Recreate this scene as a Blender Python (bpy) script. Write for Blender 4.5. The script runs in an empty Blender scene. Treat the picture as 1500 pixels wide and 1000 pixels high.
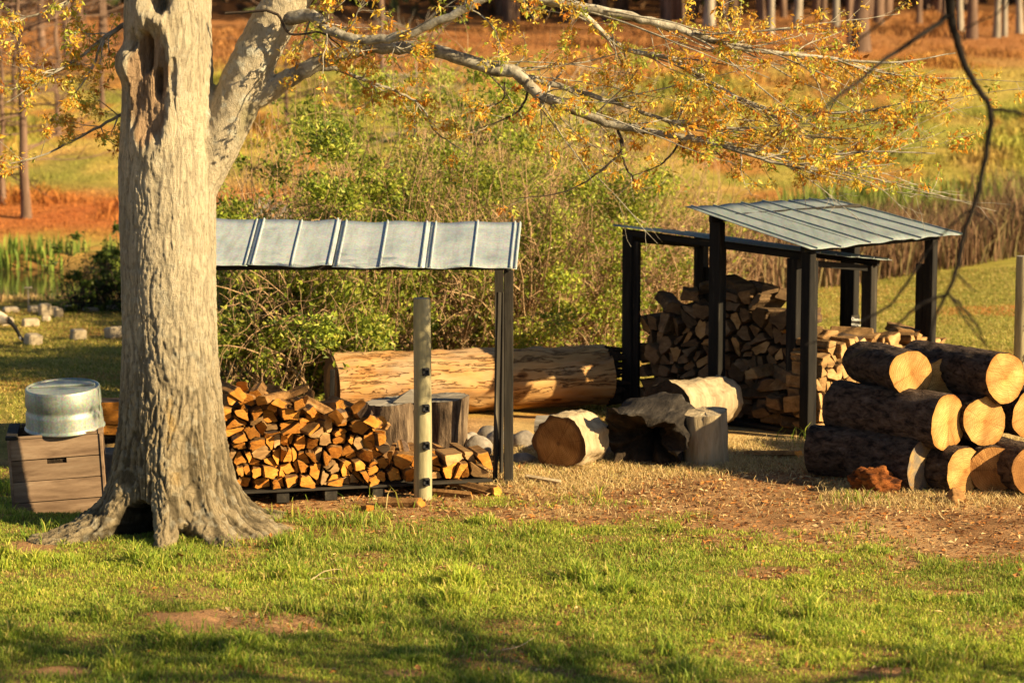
import bpy, bmesh, math, random
import numpy as np
from mathutils import Vector, Matrix

# ------------------------------------------------------------------ camera
SC = bpy.context.scene
COL = SC.collection
R = math.radians
F = 3542.0                       # focal length in photo pixels (1500 wide)
CAM_H = 4.25
PITCH = math.atan(440.0 / F)
cam_d = bpy.data.cameras.new('camera')
cam = bpy.data.objects.new('camera', cam_d)
COL.objects.link(cam)
cam.location = (0, 0, CAM_H)
cam.rotation_euler = (math.pi / 2 - PITCH, 0, 0)
cam_d.sensor_width = 36.0
cam_d.lens = 36.0 * F / 1500.0
cam_d.clip_end = 2000
cam_d.dof.use_dof = True
cam_d.dof.focus_distance = 22.3
cam_d.dof.aperture_fstop = 1.8
SC.camera = cam

# ------------------------------------------------------------------ sky and sun
SUN_EL = R(25.0)
SUN_AZ = R(64.0)                 # from straight behind the camera, to the right
sdir = Vector((math.sin(SUN_AZ) * math.cos(SUN_EL), -math.cos(SUN_AZ) * math.cos(SUN_EL), math.sin(SUN_EL)))
world = bpy.data.worlds.new('World')
SC.world = world
world.use_nodes = True
wn = world.node_tree.nodes
wl = world.node_tree.links
sky = wn.new('ShaderNodeTexSky')
sky.sky_type = 'NISHITA'
sky.sun_disc = False
sky.air_density = 0.7
sky.dust_density = 0.4
sky.sun_elevation = SUN_EL
sky.sun_rotation = math.atan2(sdir.x, sdir.y)
wn['Background'].inputs['Strength'].default_value = 0.05
wl.new(sky.outputs[0], wn['Background'].inputs['Color'])
sun_d = bpy.data.lights.new('sun', 'SUN')
sun_d.energy = 5.0
sun_d.angle = R(0.55)
sun_d.color = (1.0, 0.79, 0.47)
sun = bpy.data.objects.new('sun', sun_d)
COL.objects.link(sun)
sun.location = (40, -25, 30)
sun.rotation_euler = (-sdir).to_track_quat('-Z', 'Y').to_euler()
SC.view_settings.view_transform = 'Standard'
SC.view_settings.look = 'None'
SC.view_settings.gamma = 1.0
SC.view_settings.use_curve_mapping = False
SC.view_settings.exposure = 1.42

# ------------------------------------------------------------------ helpers
rng = np.random.default_rng(11)
random.seed(5)
_T2 = np.random.default_rng(1).random((256, 256))
_T3 = np.random.default_rng(2).random((64, 64, 64))

def vn2(x, y):
    x = np.asarray(x, float); y = np.asarray(y, float)
    ix = np.floor(x).astype(int); iy = np.floor(y).astype(int)
    fx = x - ix; fy = y - iy
    fx = fx * fx * (3 - 2 * fx); fy = fy * fy * (3 - 2 * fy)
    a = _T2[ix & 255, iy & 255]; b = _T2[(ix + 1) & 255, iy & 255]
    c = _T2[ix & 255, (iy + 1) & 255]; d = _T2[(ix + 1) & 255, (iy + 1) & 255]
    return (a * (1 - fx) + b * fx) * (1 - fy) + (c * (1 - fx) + d * fx) * fy

def fbm2(x, y, o=4):
    s = 0; a = .5; t = 0
    for i in range(o):
        s = s + a * vn2(np.asarray(x) * 2 ** i + 17.3 * i, np.asarray(y) * 2 ** i + 5.1 * i); t += a; a *= .5
    return s / t

def vn3(p):
    i = np.floor(p).astype(int); f = p - i; f = f * f * (3 - 2 * f)
    out = 0
    for dx in (0, 1):
        for dy in (0, 1):
            for dz in (0, 1):
                w = (f[:, 0] if dx else 1 - f[:, 0]) * (f[:, 1] if dy else 1 - f[:, 1]) * (f[:, 2] if dz else 1 - f[:, 2])
                out = out + w * _T3[(i[:, 0] + dx) & 63, (i[:, 1] + dy) & 63, (i[:, 2] + dz) & 63]
    return out

def fbm3(p, o=3):
    s = 0; a = .5; t = 0
    for i in range(o):
        s = s + a * vn3(p * 2 ** i + 7.7 * i); t += a; a *= .5
    return s / t

def smooth(a, b, x):
    t = np.clip((x - a) / (b - a), 0, 1)
    return t * t * (3 - 2 * t)

_cp, _sp = math.cos(PITCH), math.sin(PITCH)
def ray(px, py):
    a = (px - 750) / F; b = (500 - py) / F
    return Vector((a, _cp + b * _sp, -_sp + b * _cp))
def at(px, py, Y):
    d = ray(px, py); t = Y / d.y
    return Vector((d.x * t, Y, CAM_H + d.z * t))
def g(px, py, z=0.0):
    d = ray(px, py); t = (z - CAM_H) / d.z
    return Vector((d.x * t, d.y * t, z))
def proj(x, y, z):
    dz = z - CAM_H
    dep = y * _cp - dz * _sp
    return 750 + F * x / dep, 500 - F * (y * _sp + dz * _cp) / dep

def link(o, parent=None):
    COL.objects.link(o)
    if parent is not None:
        o.parent = parent
    return o

def tag(o, label=None, cat=None, group=None, kind=None):
    if label: o['label'] = label
    if cat: o['category'] = cat
    if group: o['group'] = group
    if kind: o['kind'] = kind
    return o

def empty(name, loc=(0, 0, 0), rz=0.0):
    o = bpy.data.objects.new(name, None)
    o.location = loc; o.rotation_euler = (0, 0, rz)
    o.empty_display_size = .1
    COL.objects.link(o)
    return o

def npmesh(name, V, Fc, mats=(), col=None, smooth_sh=False, mi=None):
    """V (n,3), Fc (m,k) all faces the same size; col (n,3) point colours."""
    V = np.ascontiguousarray(V, np.float32); Fc = np.ascontiguousarray(Fc, np.int32)
    me = bpy.data.meshes.new(name)
    m, k = Fc.shape
    me.vertices.add(len(V)); me.vertices.foreach_set('co', V.ravel())
    me.loops.add(m * k); me.loops.foreach_set('vertex_index', Fc.ravel())
    me.polygons.add(m)
    me.polygons.foreach_set('loop_start', np.arange(0, m * k, k, dtype=np.int32))
    for mt in mats: me.materials.append(mt)
    if mi is not None: me.polygons.foreach_set('material_index', np.ascontiguousarray(mi, np.int32))
    me.update(calc_edges=True)
    me.polygons.foreach_set('use_smooth', np.full(m, smooth_sh, dtype=bool))
    if col is not None:
        at_ = me.color_attributes.new('col', 'FLOAT_COLOR', 'POINT')
        c4 = np.ones((len(V), 4), np.float32); c4[:, :3] = col
        at_.data.foreach_set('color', c4.ravel())
    return me

def pymesh(name, V, Fc, mats=(), mi=None, smooth_sh=False):
    me = bpy.data.meshes.new(name)
    me.from_pydata([tuple(v) for v in V], [], [tuple(f) for f in Fc])
    for mt in mats: me.materials.append(mt)
    if mi is not None: me.polygons.foreach_set('material_index', mi)
    if smooth_sh: me.polygons.foreach_set('use_smooth', [True] * len(me.polygons))
    me.update()
    return me

def obj(name, me, parent=None, loc=None, rot=None):
    o = bpy.data.objects.new(name, me)
    if loc is not None: o.location = loc
    if rot is not None: o.rotation_euler = rot
    return link(o, parent)

def frame(d, up=Vector((0, 0, 1))):
    x = Vector(d).normalized()
    y = up.cross(x)
    if y.length < 1e-4: y = Vector((0, 1, 0)).cross(x)
    y.normalize(); z = x.cross(y)
    return Matrix((x, y, z)).transposed()

def tubes(paths, sides=5):
    """paths: list of (pts (n,3), radii (n,)). -> V, quads"""
    VV = []; FF = []; off = 0
    ang = np.arange(sides) * 2 * math.pi / sides
    ca, sa = np.cos(ang), np.sin(ang)
    j = np.arange(sides); jn = (j + 1) % sides
    for pts, rad in paths:
        pts = np.asarray(pts, float); n = len(pts)
        tg = np.gradient(pts, axis=0)
        tg /= np.linalg.norm(tg, axis=1)[:, None] + 1e-9
        ref = np.array([0.31, 0.77, 0.55]) if abs(tg[0] @ np.array([0.31, 0.77, 0.55])) < .9 else np.array([1., 0, 0])
        a = np.cross(tg, ref); a /= np.linalg.norm(a, axis=1)[:, None] + 1e-9
        b = np.cross(tg, a)
        rad = np.asarray(rad, float)[:, None, None]
        V = pts[:, None, :] + rad * (a[:, None, :] * ca[None, :, None] + b[:, None, :] * sa[None, :, None])
        VV.append(V.reshape(-1, 3))
        i = np.arange(n - 1)[:, None] * sides
        q = np.stack([i + j, i + jn, i + sides + jn, i + sides + j], -1).reshape(-1, 4) + off
        FF.append(q); off += n * sides
    return np.concatenate(VV), np.concatenate(FF)

def rand_unit(n):
    v = rng.normal(size=(n, 3)); return v / (np.linalg.norm(v, axis=1)[:, None] + 1e-9)

def leaves(C, D, L, W, N=None):
    """diamond leaves, bent along the middle: centres C, directions D, lengths, widths"""
    n = len(C)
    D = D / (np.linalg.norm(D, axis=1)[:, None] + 1e-9)
    S = np.cross(D, rand_unit(n) if N is None else N); S /= np.linalg.norm(S, axis=1)[:, None] + 1e-9
    U = np.cross(S, D)
    L = np.broadcast_to(L, n)[:, None]; W = np.broadcast_to(W, n)[:, None]
    v0 = C; v2 = C + D * L - U * L * .12
    v1 = C + D * L * .45 + S * W * .5 + U * W * .18; v3 = C + D * L * .45 - S * W * .5 + U * W * .18
    V = np.stack([v0, v1, v2, v3], 1).reshape(-1, 3)
    b = np.arange(n) * 4
    T = np.concatenate([np.stack([b, b + 1, b + 2], 1), np.stack([b, b + 2, b + 3], 1)])
    return V, T

def wander(p0, d0, L, n, jit, sag=0.0, up=0.0):
    """a wandering polyline"""
    p = np.array(p0, float); d = np.array(d0, float); d /= np.linalg.norm(d) + 1e-9
    pts = [p.copy()]; st = L / (n - 1)
    for i in range(n - 1):
        d = d + rng.normal(size=3) * jit; d[2] += up - sag
        d /= np.linalg.norm(d) + 1e-9
        p = p + d * st; pts.append(p.copy())
    return np.array(pts)

def catmull(P, m=6):
    P = np.asarray(P, float); out = []
    Q = np.concatenate([[2 * P[0] - P[1]], P, [2 * P[-1] - P[-2]]])
    for i in range(1, len(Q) - 2):
        for k in range(m):
            t = k / m
            out.append(.5 * ((2 * Q[i]) + (-Q[i - 1] + Q[i + 1]) * t + (2 * Q[i - 1] - 5 * Q[i] + 4 * Q[i + 1] - Q[i + 2]) * t * t
                             + (-Q[i - 1] + 3 * Q[i] - 3 * Q[i + 1] + Q[i + 2]) * t ** 3))
    out.append(P[-1]); return np.array(out)

_bc = {}
def box_mesh(sx, sy, sz, bev, mt, key=''):
    k = (round(sx, 4), round(sy, 4), round(sz, 4), bev, mt.name, key)
    if k in _bc: return _bc[k]
    bm = bmesh.new(); bmesh.ops.create_cube(bm, size=1)
    bmesh.ops.scale(bm, vec=(sx, sy, sz), verts=bm.verts)
    if bev > 0: bmesh.ops.bevel(bm, geom=list(bm.edges), offset=bev, segments=1, affect='EDGES')
    me = bpy.data.meshes.new('board'); bm.to_mesh(me); bm.free(); me.materials.append(mt)
    _bc[k] = me; return me

def board(name, p0, p1, w, t, mt, parent=None, roll=0.0, up=None, bev=.004):
    """a bar from p0 to p1; w along local y, t along local z"""
    p0 = Vector(p0); p1 = Vector(p1); d = p1 - p0
    if up is None: up = Vector((0, 0, 1)) if abs(d.normalized().z) < .9 else Vector((0, 1, 0))
    Mx = frame(d, Vector(up)) @ Matrix.Rotation(roll, 3, 'X')
    o = bpy.data.objects.new(name, box_mesh(d.length, w, t, bev, mt))
    link(o, parent)
    o.matrix_local = Matrix.Translation((p0 + p1) / 2) @ Mx.to_4x4()
    return o

ORD = ['first', 'second', 'third', 'fourth', 'fifth', 'sixth', 'seventh', 'eighth', 'ninth', 'tenth', 'eleventh', 'twelfth',
       'thirteenth', 'fourteenth', 'fifteenth', 'sixteenth', 'seventeenth', 'eighteenth', 'nineteenth', 'twentieth',
       'twenty-first', 'twenty-second', 'twenty-third', 'twenty-fourth', 'twenty-fifth', 'twenty-sixth', 'twenty-seventh',
       'twenty-eighth', 'twenty-ninth', 'thirtieth']

# ------------------------------------------------------------------ materials
def mat_new(name, rough=.8, spec=.2, metal=0.0):
    m = bpy.data.materials.new(name); m.use_nodes = True
    nt = m.node_tree; b = nt.nodes['Principled BSDF']
    b.inputs['Roughness'].default_value = rough
    b.inputs['Specular IOR Level'].default_value = spec
    b.inputs['Metallic'].default_value = metal
    return m, nt, b

def N(nt, t, **kw):
    n = nt.nodes.new(t)
    for k, v in kw.items(): setattr(n, k, v)
    return n

def ramp(nt, fac, stops):
    r = N(nt, 'ShaderNodeValToRGB')
    e = r.color_ramp.elements
    while len(e) < len(stops): e.new(.5)
    for q, (p, c) in zip(e, stops):
        q.position = p; q.color = (*c, 1)
    nt.links.new(fac, r.inputs[0]); return r.outputs[0]

def coords(nt, kind='Object', scale=(1, 1, 1), rand=True):
    tc = N(nt, 'ShaderNodeTexCoord'); mp = N(nt, 'ShaderNodeMapping')
    mp.inputs['Scale'].default_value = scale
    nt.links.new(tc.outputs[kind], mp.inputs['Vector'])
    if rand:
        oi = N(nt, 'ShaderNodeObjectInfo'); ml = N(nt, 'ShaderNodeMath', operation='MULTIPLY'); ml.inputs[1].default_value = 37.0
        nt.links.new(oi.outputs['Random'], ml.inputs[0]); nt.links.new(ml.outputs[0], mp.inputs['Location'])
    return mp.outputs[0]

def noise(nt, vec, scale, detail=5, rough=.6, dist=0.0):
    n = N(nt, 'ShaderNodeTexNoise'); n.inputs['Scale'].default_value = scale; n.inputs['Detail'].default_value = detail
    n.inputs['Roughness'].default_value = rough; n.inputs['Distortion'].default_value = dist
    nt.links.new(vec, n.inputs['Vector']); return n.outputs['Fac']

def mixc(nt, fac, a, b, mode='MIX'):
    m = N(nt, 'ShaderNodeMix', data_type='RGBA', blend_type=mode)
    if isinstance(fac, (int, float)): m.inputs[0].default_value = fac
    else: nt.links.new(fac, m.inputs[0])
    for i, v in ((6, a), (7, b)):
        if isinstance(v, tuple): m.inputs[i].default_value = (*v, 1)
        else: nt.links.new(v, m.inputs[i])
    return m.outputs[2]

def bump(nt, b, h, strength=.6, dist=.01):
    bp = N(nt, 'ShaderNodeBump'); bp.inputs['Strength'].default_value = strength; bp.inputs['Distance'].default_value = dist
    nt.links.new(h, bp.inputs['Height']); nt.links.new(bp.outputs[0], b.inputs['Normal'])

def randval(nt, colour, lo=.75, hi=1.2):
    oi = N(nt, 'ShaderNodeObjectInfo'); mr = N(nt, 'ShaderNodeMapRange')
    mr.inputs[3].default_value = lo; mr.inputs[4].default_value = hi
    nt.links.new(oi.outputs['Random'], mr.inputs[0])
    hs = N(nt, 'ShaderNodeHueSaturation'); nt.links.new(mr.outputs[0], hs.inputs['Value']); nt.links.new(colour, hs.inputs['Color'])
    return hs.outputs[0]

def grain_mat(name, stops, stretch=(1, 1, 1), scale=8, rough=.85, bs=.5, bd=.006, rv=(.8, 1.15), spec=.15, kind='Object', fine=4.0):
    m, nt, b = mat_new(name, rough, spec)
    v = coords(nt, kind, stretch)
    n1 = noise(nt, v, scale, 6, .65, .4)
    c = ramp(nt, n1, stops)
    n2 = noise(nt, v, scale * fine, 4, .7)
    c = mixc(nt, .35, c, ramp(nt, n2, [(.3, (.35, .33, .3)), (.7, (1, 1, 1))]), 'MULTIPLY')
    if rv: c = randval(nt, c, *rv)
    nt.links.new(c, b.inputs['Base Color'])
    ad = N(nt, 'ShaderNodeMath', operation='ADD'); nt.links.new(n1, ad.inputs[0]); nt.links.new(n2, ad.inputs[1])
    bump(nt, b, ad.outputs[0], bs, bd)
    return m

def col_mat(name, rough=.7, trans=.0, spec=.15, var=.25, vscale=30, attr='col'):
    """colour from the mesh's own colour attribute, with fine noise; optional translucency"""
    m, nt, b = mat_new(name, rough, spec)
    a = N(nt, 'ShaderNodeVertexColor', layer_name=attr)
    v = coords(nt, 'Object', (1, 1, 1), False)
    n = noise(nt, v, vscale, 4, .7)
    c = mixc(nt, 1.0, a.outputs[0], ramp(nt, n, [(.3, (1 - var,) * 3), (.7, (1 + var,) * 3)]), 'MULTIPLY')
    nt.links.new(c, b.inputs['Base Color'])
    if trans > 0:
        t = N(nt, 'ShaderNodeBsdfTranslucent'); nt.links.new(c, t.inputs['Color'])
        mx = N(nt, 'ShaderNodeMixShader'); mx.inputs[0].default_value = trans
        nt.links.new(b.outputs[0], mx.inputs[1]); nt.links.new(t.outputs[0], mx.inputs[2])
        nt.links.new(mx.outputs[0], nt.nodes['Material Output'].inputs['Surface'])
    return m

def ground_mat():
    m, nt, b = mat_new('ground_cover', .95, .05)
    a = N(nt, 'ShaderNodeVertexColor', layer_name='col')
    v = coords(nt, 'Object', (1, 1, 1), False)
    n1 = noise(nt, v, 3.0, 8, .7); n2 = noise(nt, v, 38, 6, .75)
    c = mixc(nt, 1.0, a.outputs[0], ramp(nt, n1, [(.3, (.7, .68, .66)), (.7, (1.3, 1.25, 1.2))]), 'MULTIPLY')
    c = mixc(nt, .8, c, ramp(nt, n2, [(.3, (.45, .42, .4)), (.5, (.95, .95, .95)), (.72, (1.6, 1.5, 1.3))]), 'MULTIPLY')
    nt.links.new(c, b.inputs['Base Color']); bump(nt, b, n2, .8, .03)
    return m

def rings_mat(name, c_in, c_out, dark, stain=0.0):
    m, nt, b = mat_new(name, .75, .15)
    v = coords(nt, 'Object', (1, 1, 1), False)
    w = N(nt, 'ShaderNodeTexWave', wave_type='RINGS', rings_direction='X', wave_profile='SIN')
    w.inputs['Scale'].default_value = 16; w.inputs['Distortion'].default_value = 2.2; w.inputs['Detail'].default_value = 3
    w.inputs['Detail Scale'].default_value = 1.3
    nt.links.new(v, w.inputs['Vector'])
    n = noise(nt, v, 5, 4, .6)
    sep = N(nt, 'ShaderNodeSeparateXYZ'); nt.links.new(v, sep.inputs[0])
    cb = N(nt, 'ShaderNodeCombineXYZ'); nt.links.new(sep.outputs[1], cb.inputs[1]); nt.links.new(sep.outputs[2], cb.inputs[2])
    ln = N(nt, 'ShaderNodeVectorMath', operation='LENGTH'); nt.links.new(cb.outputs[0], ln.inputs[0])
    base = ramp(nt, ln.outputs['Value'], [(.0, dark), (.035, c_in), (.16, c_out), (.23, c_in), (.27, dark)])
    c = mixc(nt, .42, base, ramp(nt, w.outputs['Fac'], [(0, (.52, .36, .2)), (.6, (1, .97, .9))]), 'MULTIPLY')
    c = mixc(nt, .7, c, ramp(nt, n, [(.3, (.55, .44, .32)), (.65, (1.08, 1.04, 1.0))]), 'MULTIPLY')
    nz_ = N(nt, 'ShaderNodeVectorMath', operation='NORMALIZE'); nt.links.new(cb.outputs[0], nz_.inputs[0])
    oi = N(nt, 'ShaderNodeObjectInfo'); of_ = N(nt, 'ShaderNodeVectorMath', operation='ADD'); nt.links.new(nz_.outputs[0], of_.inputs[0]); nt.links.new(oi.outputs['Random'], of_.inputs[1])
    ck = noise(nt, of_.outputs[0], 1.6, 2, .5)
    c = mixc(nt, .5, c, ramp(nt, ck, [(.53, (1, 1, 1)), (.538, (.35, .24, .15)), (.545, (.35, .24, .15)), (.555, (1, 1, 1))]), 'MULTIPLY')
    hb = noise(nt, v, 2.2, 2, .5)
    c = mixc(nt, .6, c, ramp(nt, hb, [(.35, (.62, .5, .36)), (.6, (1.08, 1.05, 1.0))]), 'MULTIPLY')
    vs = coords(nt, 'Object', (1, 30, 4), True)
    sm = noise(nt, vs, 3, 3, .6)
    c = mixc(nt, .6, c, ramp(nt, sm, [(.35, (.62, .54, .42)), (.6, (1.05, 1.05, 1.05))]), 'MULTIPLY')
    c = randval(nt, c, .82, 1.1)
    if stain > 0:
        n3 = noise(nt, v, 6.5, 3, .5, .5)
        c = mixc(nt, ramp(nt, n3, [(.42, (0, 0, 0)), (.58, (stain,) * 3)]), c, (.10, .095, .085))
    nt.links.new(c, b.inputs['Base Color']); bump(nt, b, sm, .7, .008)
    return m

def metal_mat(name, stops, rough=.5, metal=.55):
    m, nt, b = mat_new(name, rough, .4, metal)
    v = coords(nt, 'Object', (1, 1, 1))
    n1 = noise(nt, v, 2.2, 6, .65, .6); n2 = noise(nt, v, 55, 3, .6)
    vo = N(nt, 'ShaderNodeTexVoronoi'); vo.inputs['Scale'].default_value = 60; nt.links.new(v, vo.inputs['Vector'])
    c = ramp(nt, n1, stops)
    c = mixc(nt, .22, c, ramp(nt, n2, [(.3, (.6, .6, .6)), (.7, (1.2, 1.2, 1.2))]), 'MULTIPLY')
    c = mixc(nt, .18, c, vo.outputs['Color'], 'OVERLAY')
    st = noise(nt, coords(nt, 'Object', (7, .5, .5)), 2.0, 5, .7)
    c = mixc(nt, .5, c, ramp(nt, st, [(.34, (.62, .6, .55)), (.52, (1, 1, 1)), (.75, (1.1, 1.1, 1.12))]), 'MULTIPLY')
    ru = noise(nt, coords(nt, 'Object', (3, 1, 1)), 4.5, 6, .75)
    c = mixc(nt, ramp(nt, ru, [(.64, (0, 0, 0)), (.74, (.55, .55, .55))]), c, (.20, .10, .05))
    nt.links.new(c, b.inputs['Base Color'])
    rr = N(nt, 'ShaderNodeMapRange'); rr.inputs[3].default_value = rough - .12; rr.inputs[4].default_value = rough + .2
    nt.links.new(n1, rr.inputs[0]); nt.links.new(rr.outputs[0], b.inputs['Roughness'])
    bump(nt, b, n1, .25, .01)
    return m

MT = {}
MT['ground'] = ground_mat()
MT['grass'] = col_mat('grass_blades', .55, .35, .2, .15)
MT['dry'] = col_mat('dry_stalks', .8, .2, .1, .2)
MT['leaf'] = col_mat('leaf', .5, .45, .25, .15)
MT['twig'] = grain_mat('twig_bark', [(.3, (.10, .065, .035)), (.7, (.27, .2, .12))], (1, 1, 1), 14)
MT['oakbranch'] = grain_mat('lichen_branch_bark', [(.32, (.10, .08, .055)), (.5, (.34, .30, .22)), (.68, (.52, .48, .38))], (1, 1, 1), 9, .9, .7, .012)
MT['darktwig'] = grain_mat('dark_twig_bark', [(.3, (.03, .022, .016)), (.7, (.085, .06, .04))], (1, 1, 1), 14)
MT['cane'] = grain_mat('bramble_cane', [(.3, (.26, .14, .07)), (.7, (.56, .38, .20))], (1, 1, 1), 6)
MT['pinebark'] = grain_mat('pine_log_bark', [(.36, (.016, .010, .007)), (.48, (.085, .056, .038)), (.62, (.15, .105, .075)), (.75, (.24, .185, .14))], (.5, 1, 1), 17, .95, 1.0, .05, (.85, 1.2))
MT['pinetrunk'] = grain_mat('pine_trunk_bark', [(.3, (.09, .055, .035)), (.7, (.24, .15, .10))], (1, 1, .25), 3, .95, .8, .03, (.7, 1.3))
MT['paletrunk'] = grain_mat('pale_trunk_bark', [(.3, (.22, .18, .13)), (.7, (.42, .36, .27))], (1, 1, .3), 3, .95, .6, .02)
MT['cut'] = rings_mat('fresh_cut_log_end', (.50, .29, .09), (.56, .36, .135), (.36, .16, .04))
MT['cutgrey'] = rings_mat('grey_stained_log_end', (.36, .25, .11), (.32, .24, .125), (.2, .13, .06), .75)
MT['cutbrown'] = rings_mat('brown_weathered_log_end', (.42, .22, .07), (.36, .19, .06), (.16, .08, .03))
MT['splitend'] = grain_mat('split_firewood_end', [(.26, (.25, .085, .012)), (.40, (.52, .19, .027)), (.58, (.66, .265, .04)), (.76, (.70, .37, .09))], (.4, 1, 1), 13, .9, .9, .012, (.65, 1.12))
MT['splitside'] = grain_mat('split_firewood_side', [(.3, (.14, .065, .02)), (.6, (.36, .19, .065)), (.75, (.50, .30, .12))], (.12, 1, 1), 13, .9, .8, .010, (.6, 1.1))
MT['splitbark'] = grain_mat('firewood_bark', [(.3, (.05, .03, .02)), (.7, (.17, .11, .07))], (.3, 1, 1), 12, .95, 1.0, .012)
MT['agedend'] = grain_mat('aged_firewood_end', [(.28, (.20, .105, .035)), (.5, (.44, .255, .10)), (.75, (.56, .37, .16))], (.4, 1, 1), 11, .9, .7, .008, (.7, 1.2))
MT['agedside'] = grain_mat('aged_firewood_side', [(.3, (.14, .075, .028)), (.6, (.33, .19, .075)), (.75, (.48, .31, .13))], (.12, 1, 1), 13, .9, .8, .008, (.7, 1.2))
MT['shadedend'] = grain_mat('shade_darkened_firewood_end', [(.28, (.085, .05, .025)), (.55, (.19, .115, .055)), (.75, (.30, .20, .10))], (.4, 1, 1), 11, .9, .8, .010, (.6, 1.2))  # aged firewood in darker colours, the shed's shade painted in
MT['shadedside'] = grain_mat('shade_darkened_firewood_side', [(.3, (.06, .036, .018)), (.6, (.15, .09, .042)), (.75, (.26, .17, .08))], (.12, 1, 1), 13, .9, .9, .010, (.6, 1.2))  # sides of the same wood, darkened for the shed's shade
MT['weathered'] = grain_mat('weathered_grey_wood', [(.3, (.16, .135, .105)), (.7, (.42, .37, .29))], (.15, 1, 1), 9, .9, .9, .01)
def debarked_mat():
    m, nt, b = mat_new('debarked_log_wood', .85, .15)
    v = coords(nt, 'Object', (.18, 1, 1), False); v1 = coords(nt, 'Object', (.6, 1, 1), False); vf = coords(nt, 'Object', (.10, 1, 1), False)
    n1 = noise(nt, v, 5, 6, .65, .6)
    c = ramp(nt, n1, [(.28, (.20, .085, .025)), (.42, (.38, .19, .06)), (.6, (.48, .28, .105)), (.8, (.55, .37, .17))])
    big = noise(nt, v1, 1.8, 5, .65, .4)
    c = mixc(nt, ramp(nt, big, [(.46, (0, 0, 0)), (.66, (.6, .6, .6))]), c, (.30, .235, .155))       # greyed patches
    bk = noise(nt, v1, 3.1, 5, .7, .8)
    c = mixc(nt, ramp(nt, bk, [(.66, (0, 0, 0)), (.74, (.6, .6, .6))]), c, (.10, .058, .032))          # scraps of inner bark
    ck = noise(nt, vf, 9, 5, .6, .3)
    cr = ramp(nt, ck, [(.480, (1, 1, 1)), (.495, (.22, .16, .11)), (.503, (.22, .16, .11)), (.518, (1, 1, 1))])
    c = mixc(nt, .75, c, cr, 'MULTIPLY')
    vo = N(nt, 'ShaderNodeTexVoronoi'); vo.inputs['Scale'].default_value = 2.3; nt.links.new(coords(nt, 'Object', (.6, 1, 1), False), vo.inputs['Vector'])
    kn = ramp(nt, vo.outputs['Distance'], [(.0, (.12, .08, .05)), (.07, (.30, .2, .12)), (.11, (1, 1, 1))])
    c = mixc(nt, .8, c, kn, 'MULTIPLY')
    nt.links.new(c, b.inputs['Base Color'])
    ad = N(nt, 'ShaderNodeMath', operation='ADD'); nt.links.new(n1, ad.inputs[0]); nt.links.new(cr, ad.inputs[1]); bump(nt, b, ad.outputs[0], 1.0, .018)
    return m
MT['debarked'] = debarked_mat()
MT['pale'] = grain_mat('pale_stump_wood', [(.3, (.25, .18, .10)), (.55, (.44, .34, .2)), (.8, (.54, .44, .28))], (1, 1, .15), 9, .9, .8, .01)
MT['stumpbark'] = grain_mat('stump_bark', [(.36, (.03, .02, .013)), (.55, (.17, .115, .07)), (.8, (.36, .28, .17))], (1, 1, .2), 11, .95, 1.0, .02)
MT['rotten'] = grain_mat('rotten_and_shade_dark_wood', [(.3, (.012, .009, .006)), (.7, (.075, .05, .03))], (1, 1, 1), 8, 1.0, 1.0, .03)  # also colours shaded spots: one grey log's end and the crate slot
MT['black'] = grain_mat('black_stained_timber', [(.3, (.006, .0055, .005)), (.6, (.022, .019, .015)), (.8, (.11, .09, .06))], (.1, 1, 1), 12, .85, .6, .004, (.85, 1.15))
MT['greyblack'] = grain_mat('worn_dark_timber', [(.3, (.013, .011, .009)), (.6, (.04, .034, .025)), (.82, (.15, .12, .08))], (.08, 1, 1), 12, .85, .7, .004)
MT['roundpost'] = grain_mat('treated_round_post', [(.3, (.24, .20, .10)), (.6, (.43, .37, .20)), (.8, (.52, .46, .28))], (1, 1, .12), 12, .85, .6, .005)
MT['crate'] = grain_mat('weathered_crate_plank', [(.3, (.12, .072, .042)), (.55, (.25, .165, .10)), (.78, (.35, .255, .165))], (.18, 1, 1), 8, .9, .7, .004, (.85, 1.15))
MT['roof'] = metal_mat('galvanized_roof', [(.25, (.30, .34, .33)), (.5, (.40, .44, .42)), (.75, (.47, .50, .46))], .55, .25)
MT['tank'] = metal_mat('galvanized_tank', [(.25, (.20, .23, .20)), (.5, (.30, .33, .28)), (.75, (.38, .40, .33))], .45, .5)
MT['oldroof'] = metal_mat('dull_old_roof', [(.25, (.17, .20, .185)), (.5, (.215, .245, .225)), (.75, (.25, .275, .245))], .6, .2)
MT['unlittwig'] = grain_mat('unlit_black_twig_bark', [(.3, (.006, .005, .004)), (.7, (.022, .016, .012))], (1, 1, 1), 14)  # dark twig bark blackened to look like an unlit silhouette
MT['plastic'] = mat_new('black_plastic', .45, .4)[0]; MT['plastic'].node_tree.nodes['Principled BSDF'].inputs['Base Color'].default_value = (.012, .012, .012, 1)
MT['stone'] = grain_mat('field_stone', [(.3, (.17, .14, .11)), (.7, (.42, .36, .28))], (1, 1, 1), 5, .9, .6, .015)
MT['concrete'] = grain_mat('pale_concrete', [(.3, (.33, .26, .165)), (.7, (.52, .42, .28))], (1, 1, 1), 9, .95, .5, .006)
MT['redwood'] = grain_mat('red_heartwood', [(.36, (.06, .02, .008)), (.52, (.28, .085, .018)), (.75, (.48, .19, .045))], (.3, 1, 1), 12, .95, 1.0, .03)
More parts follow.
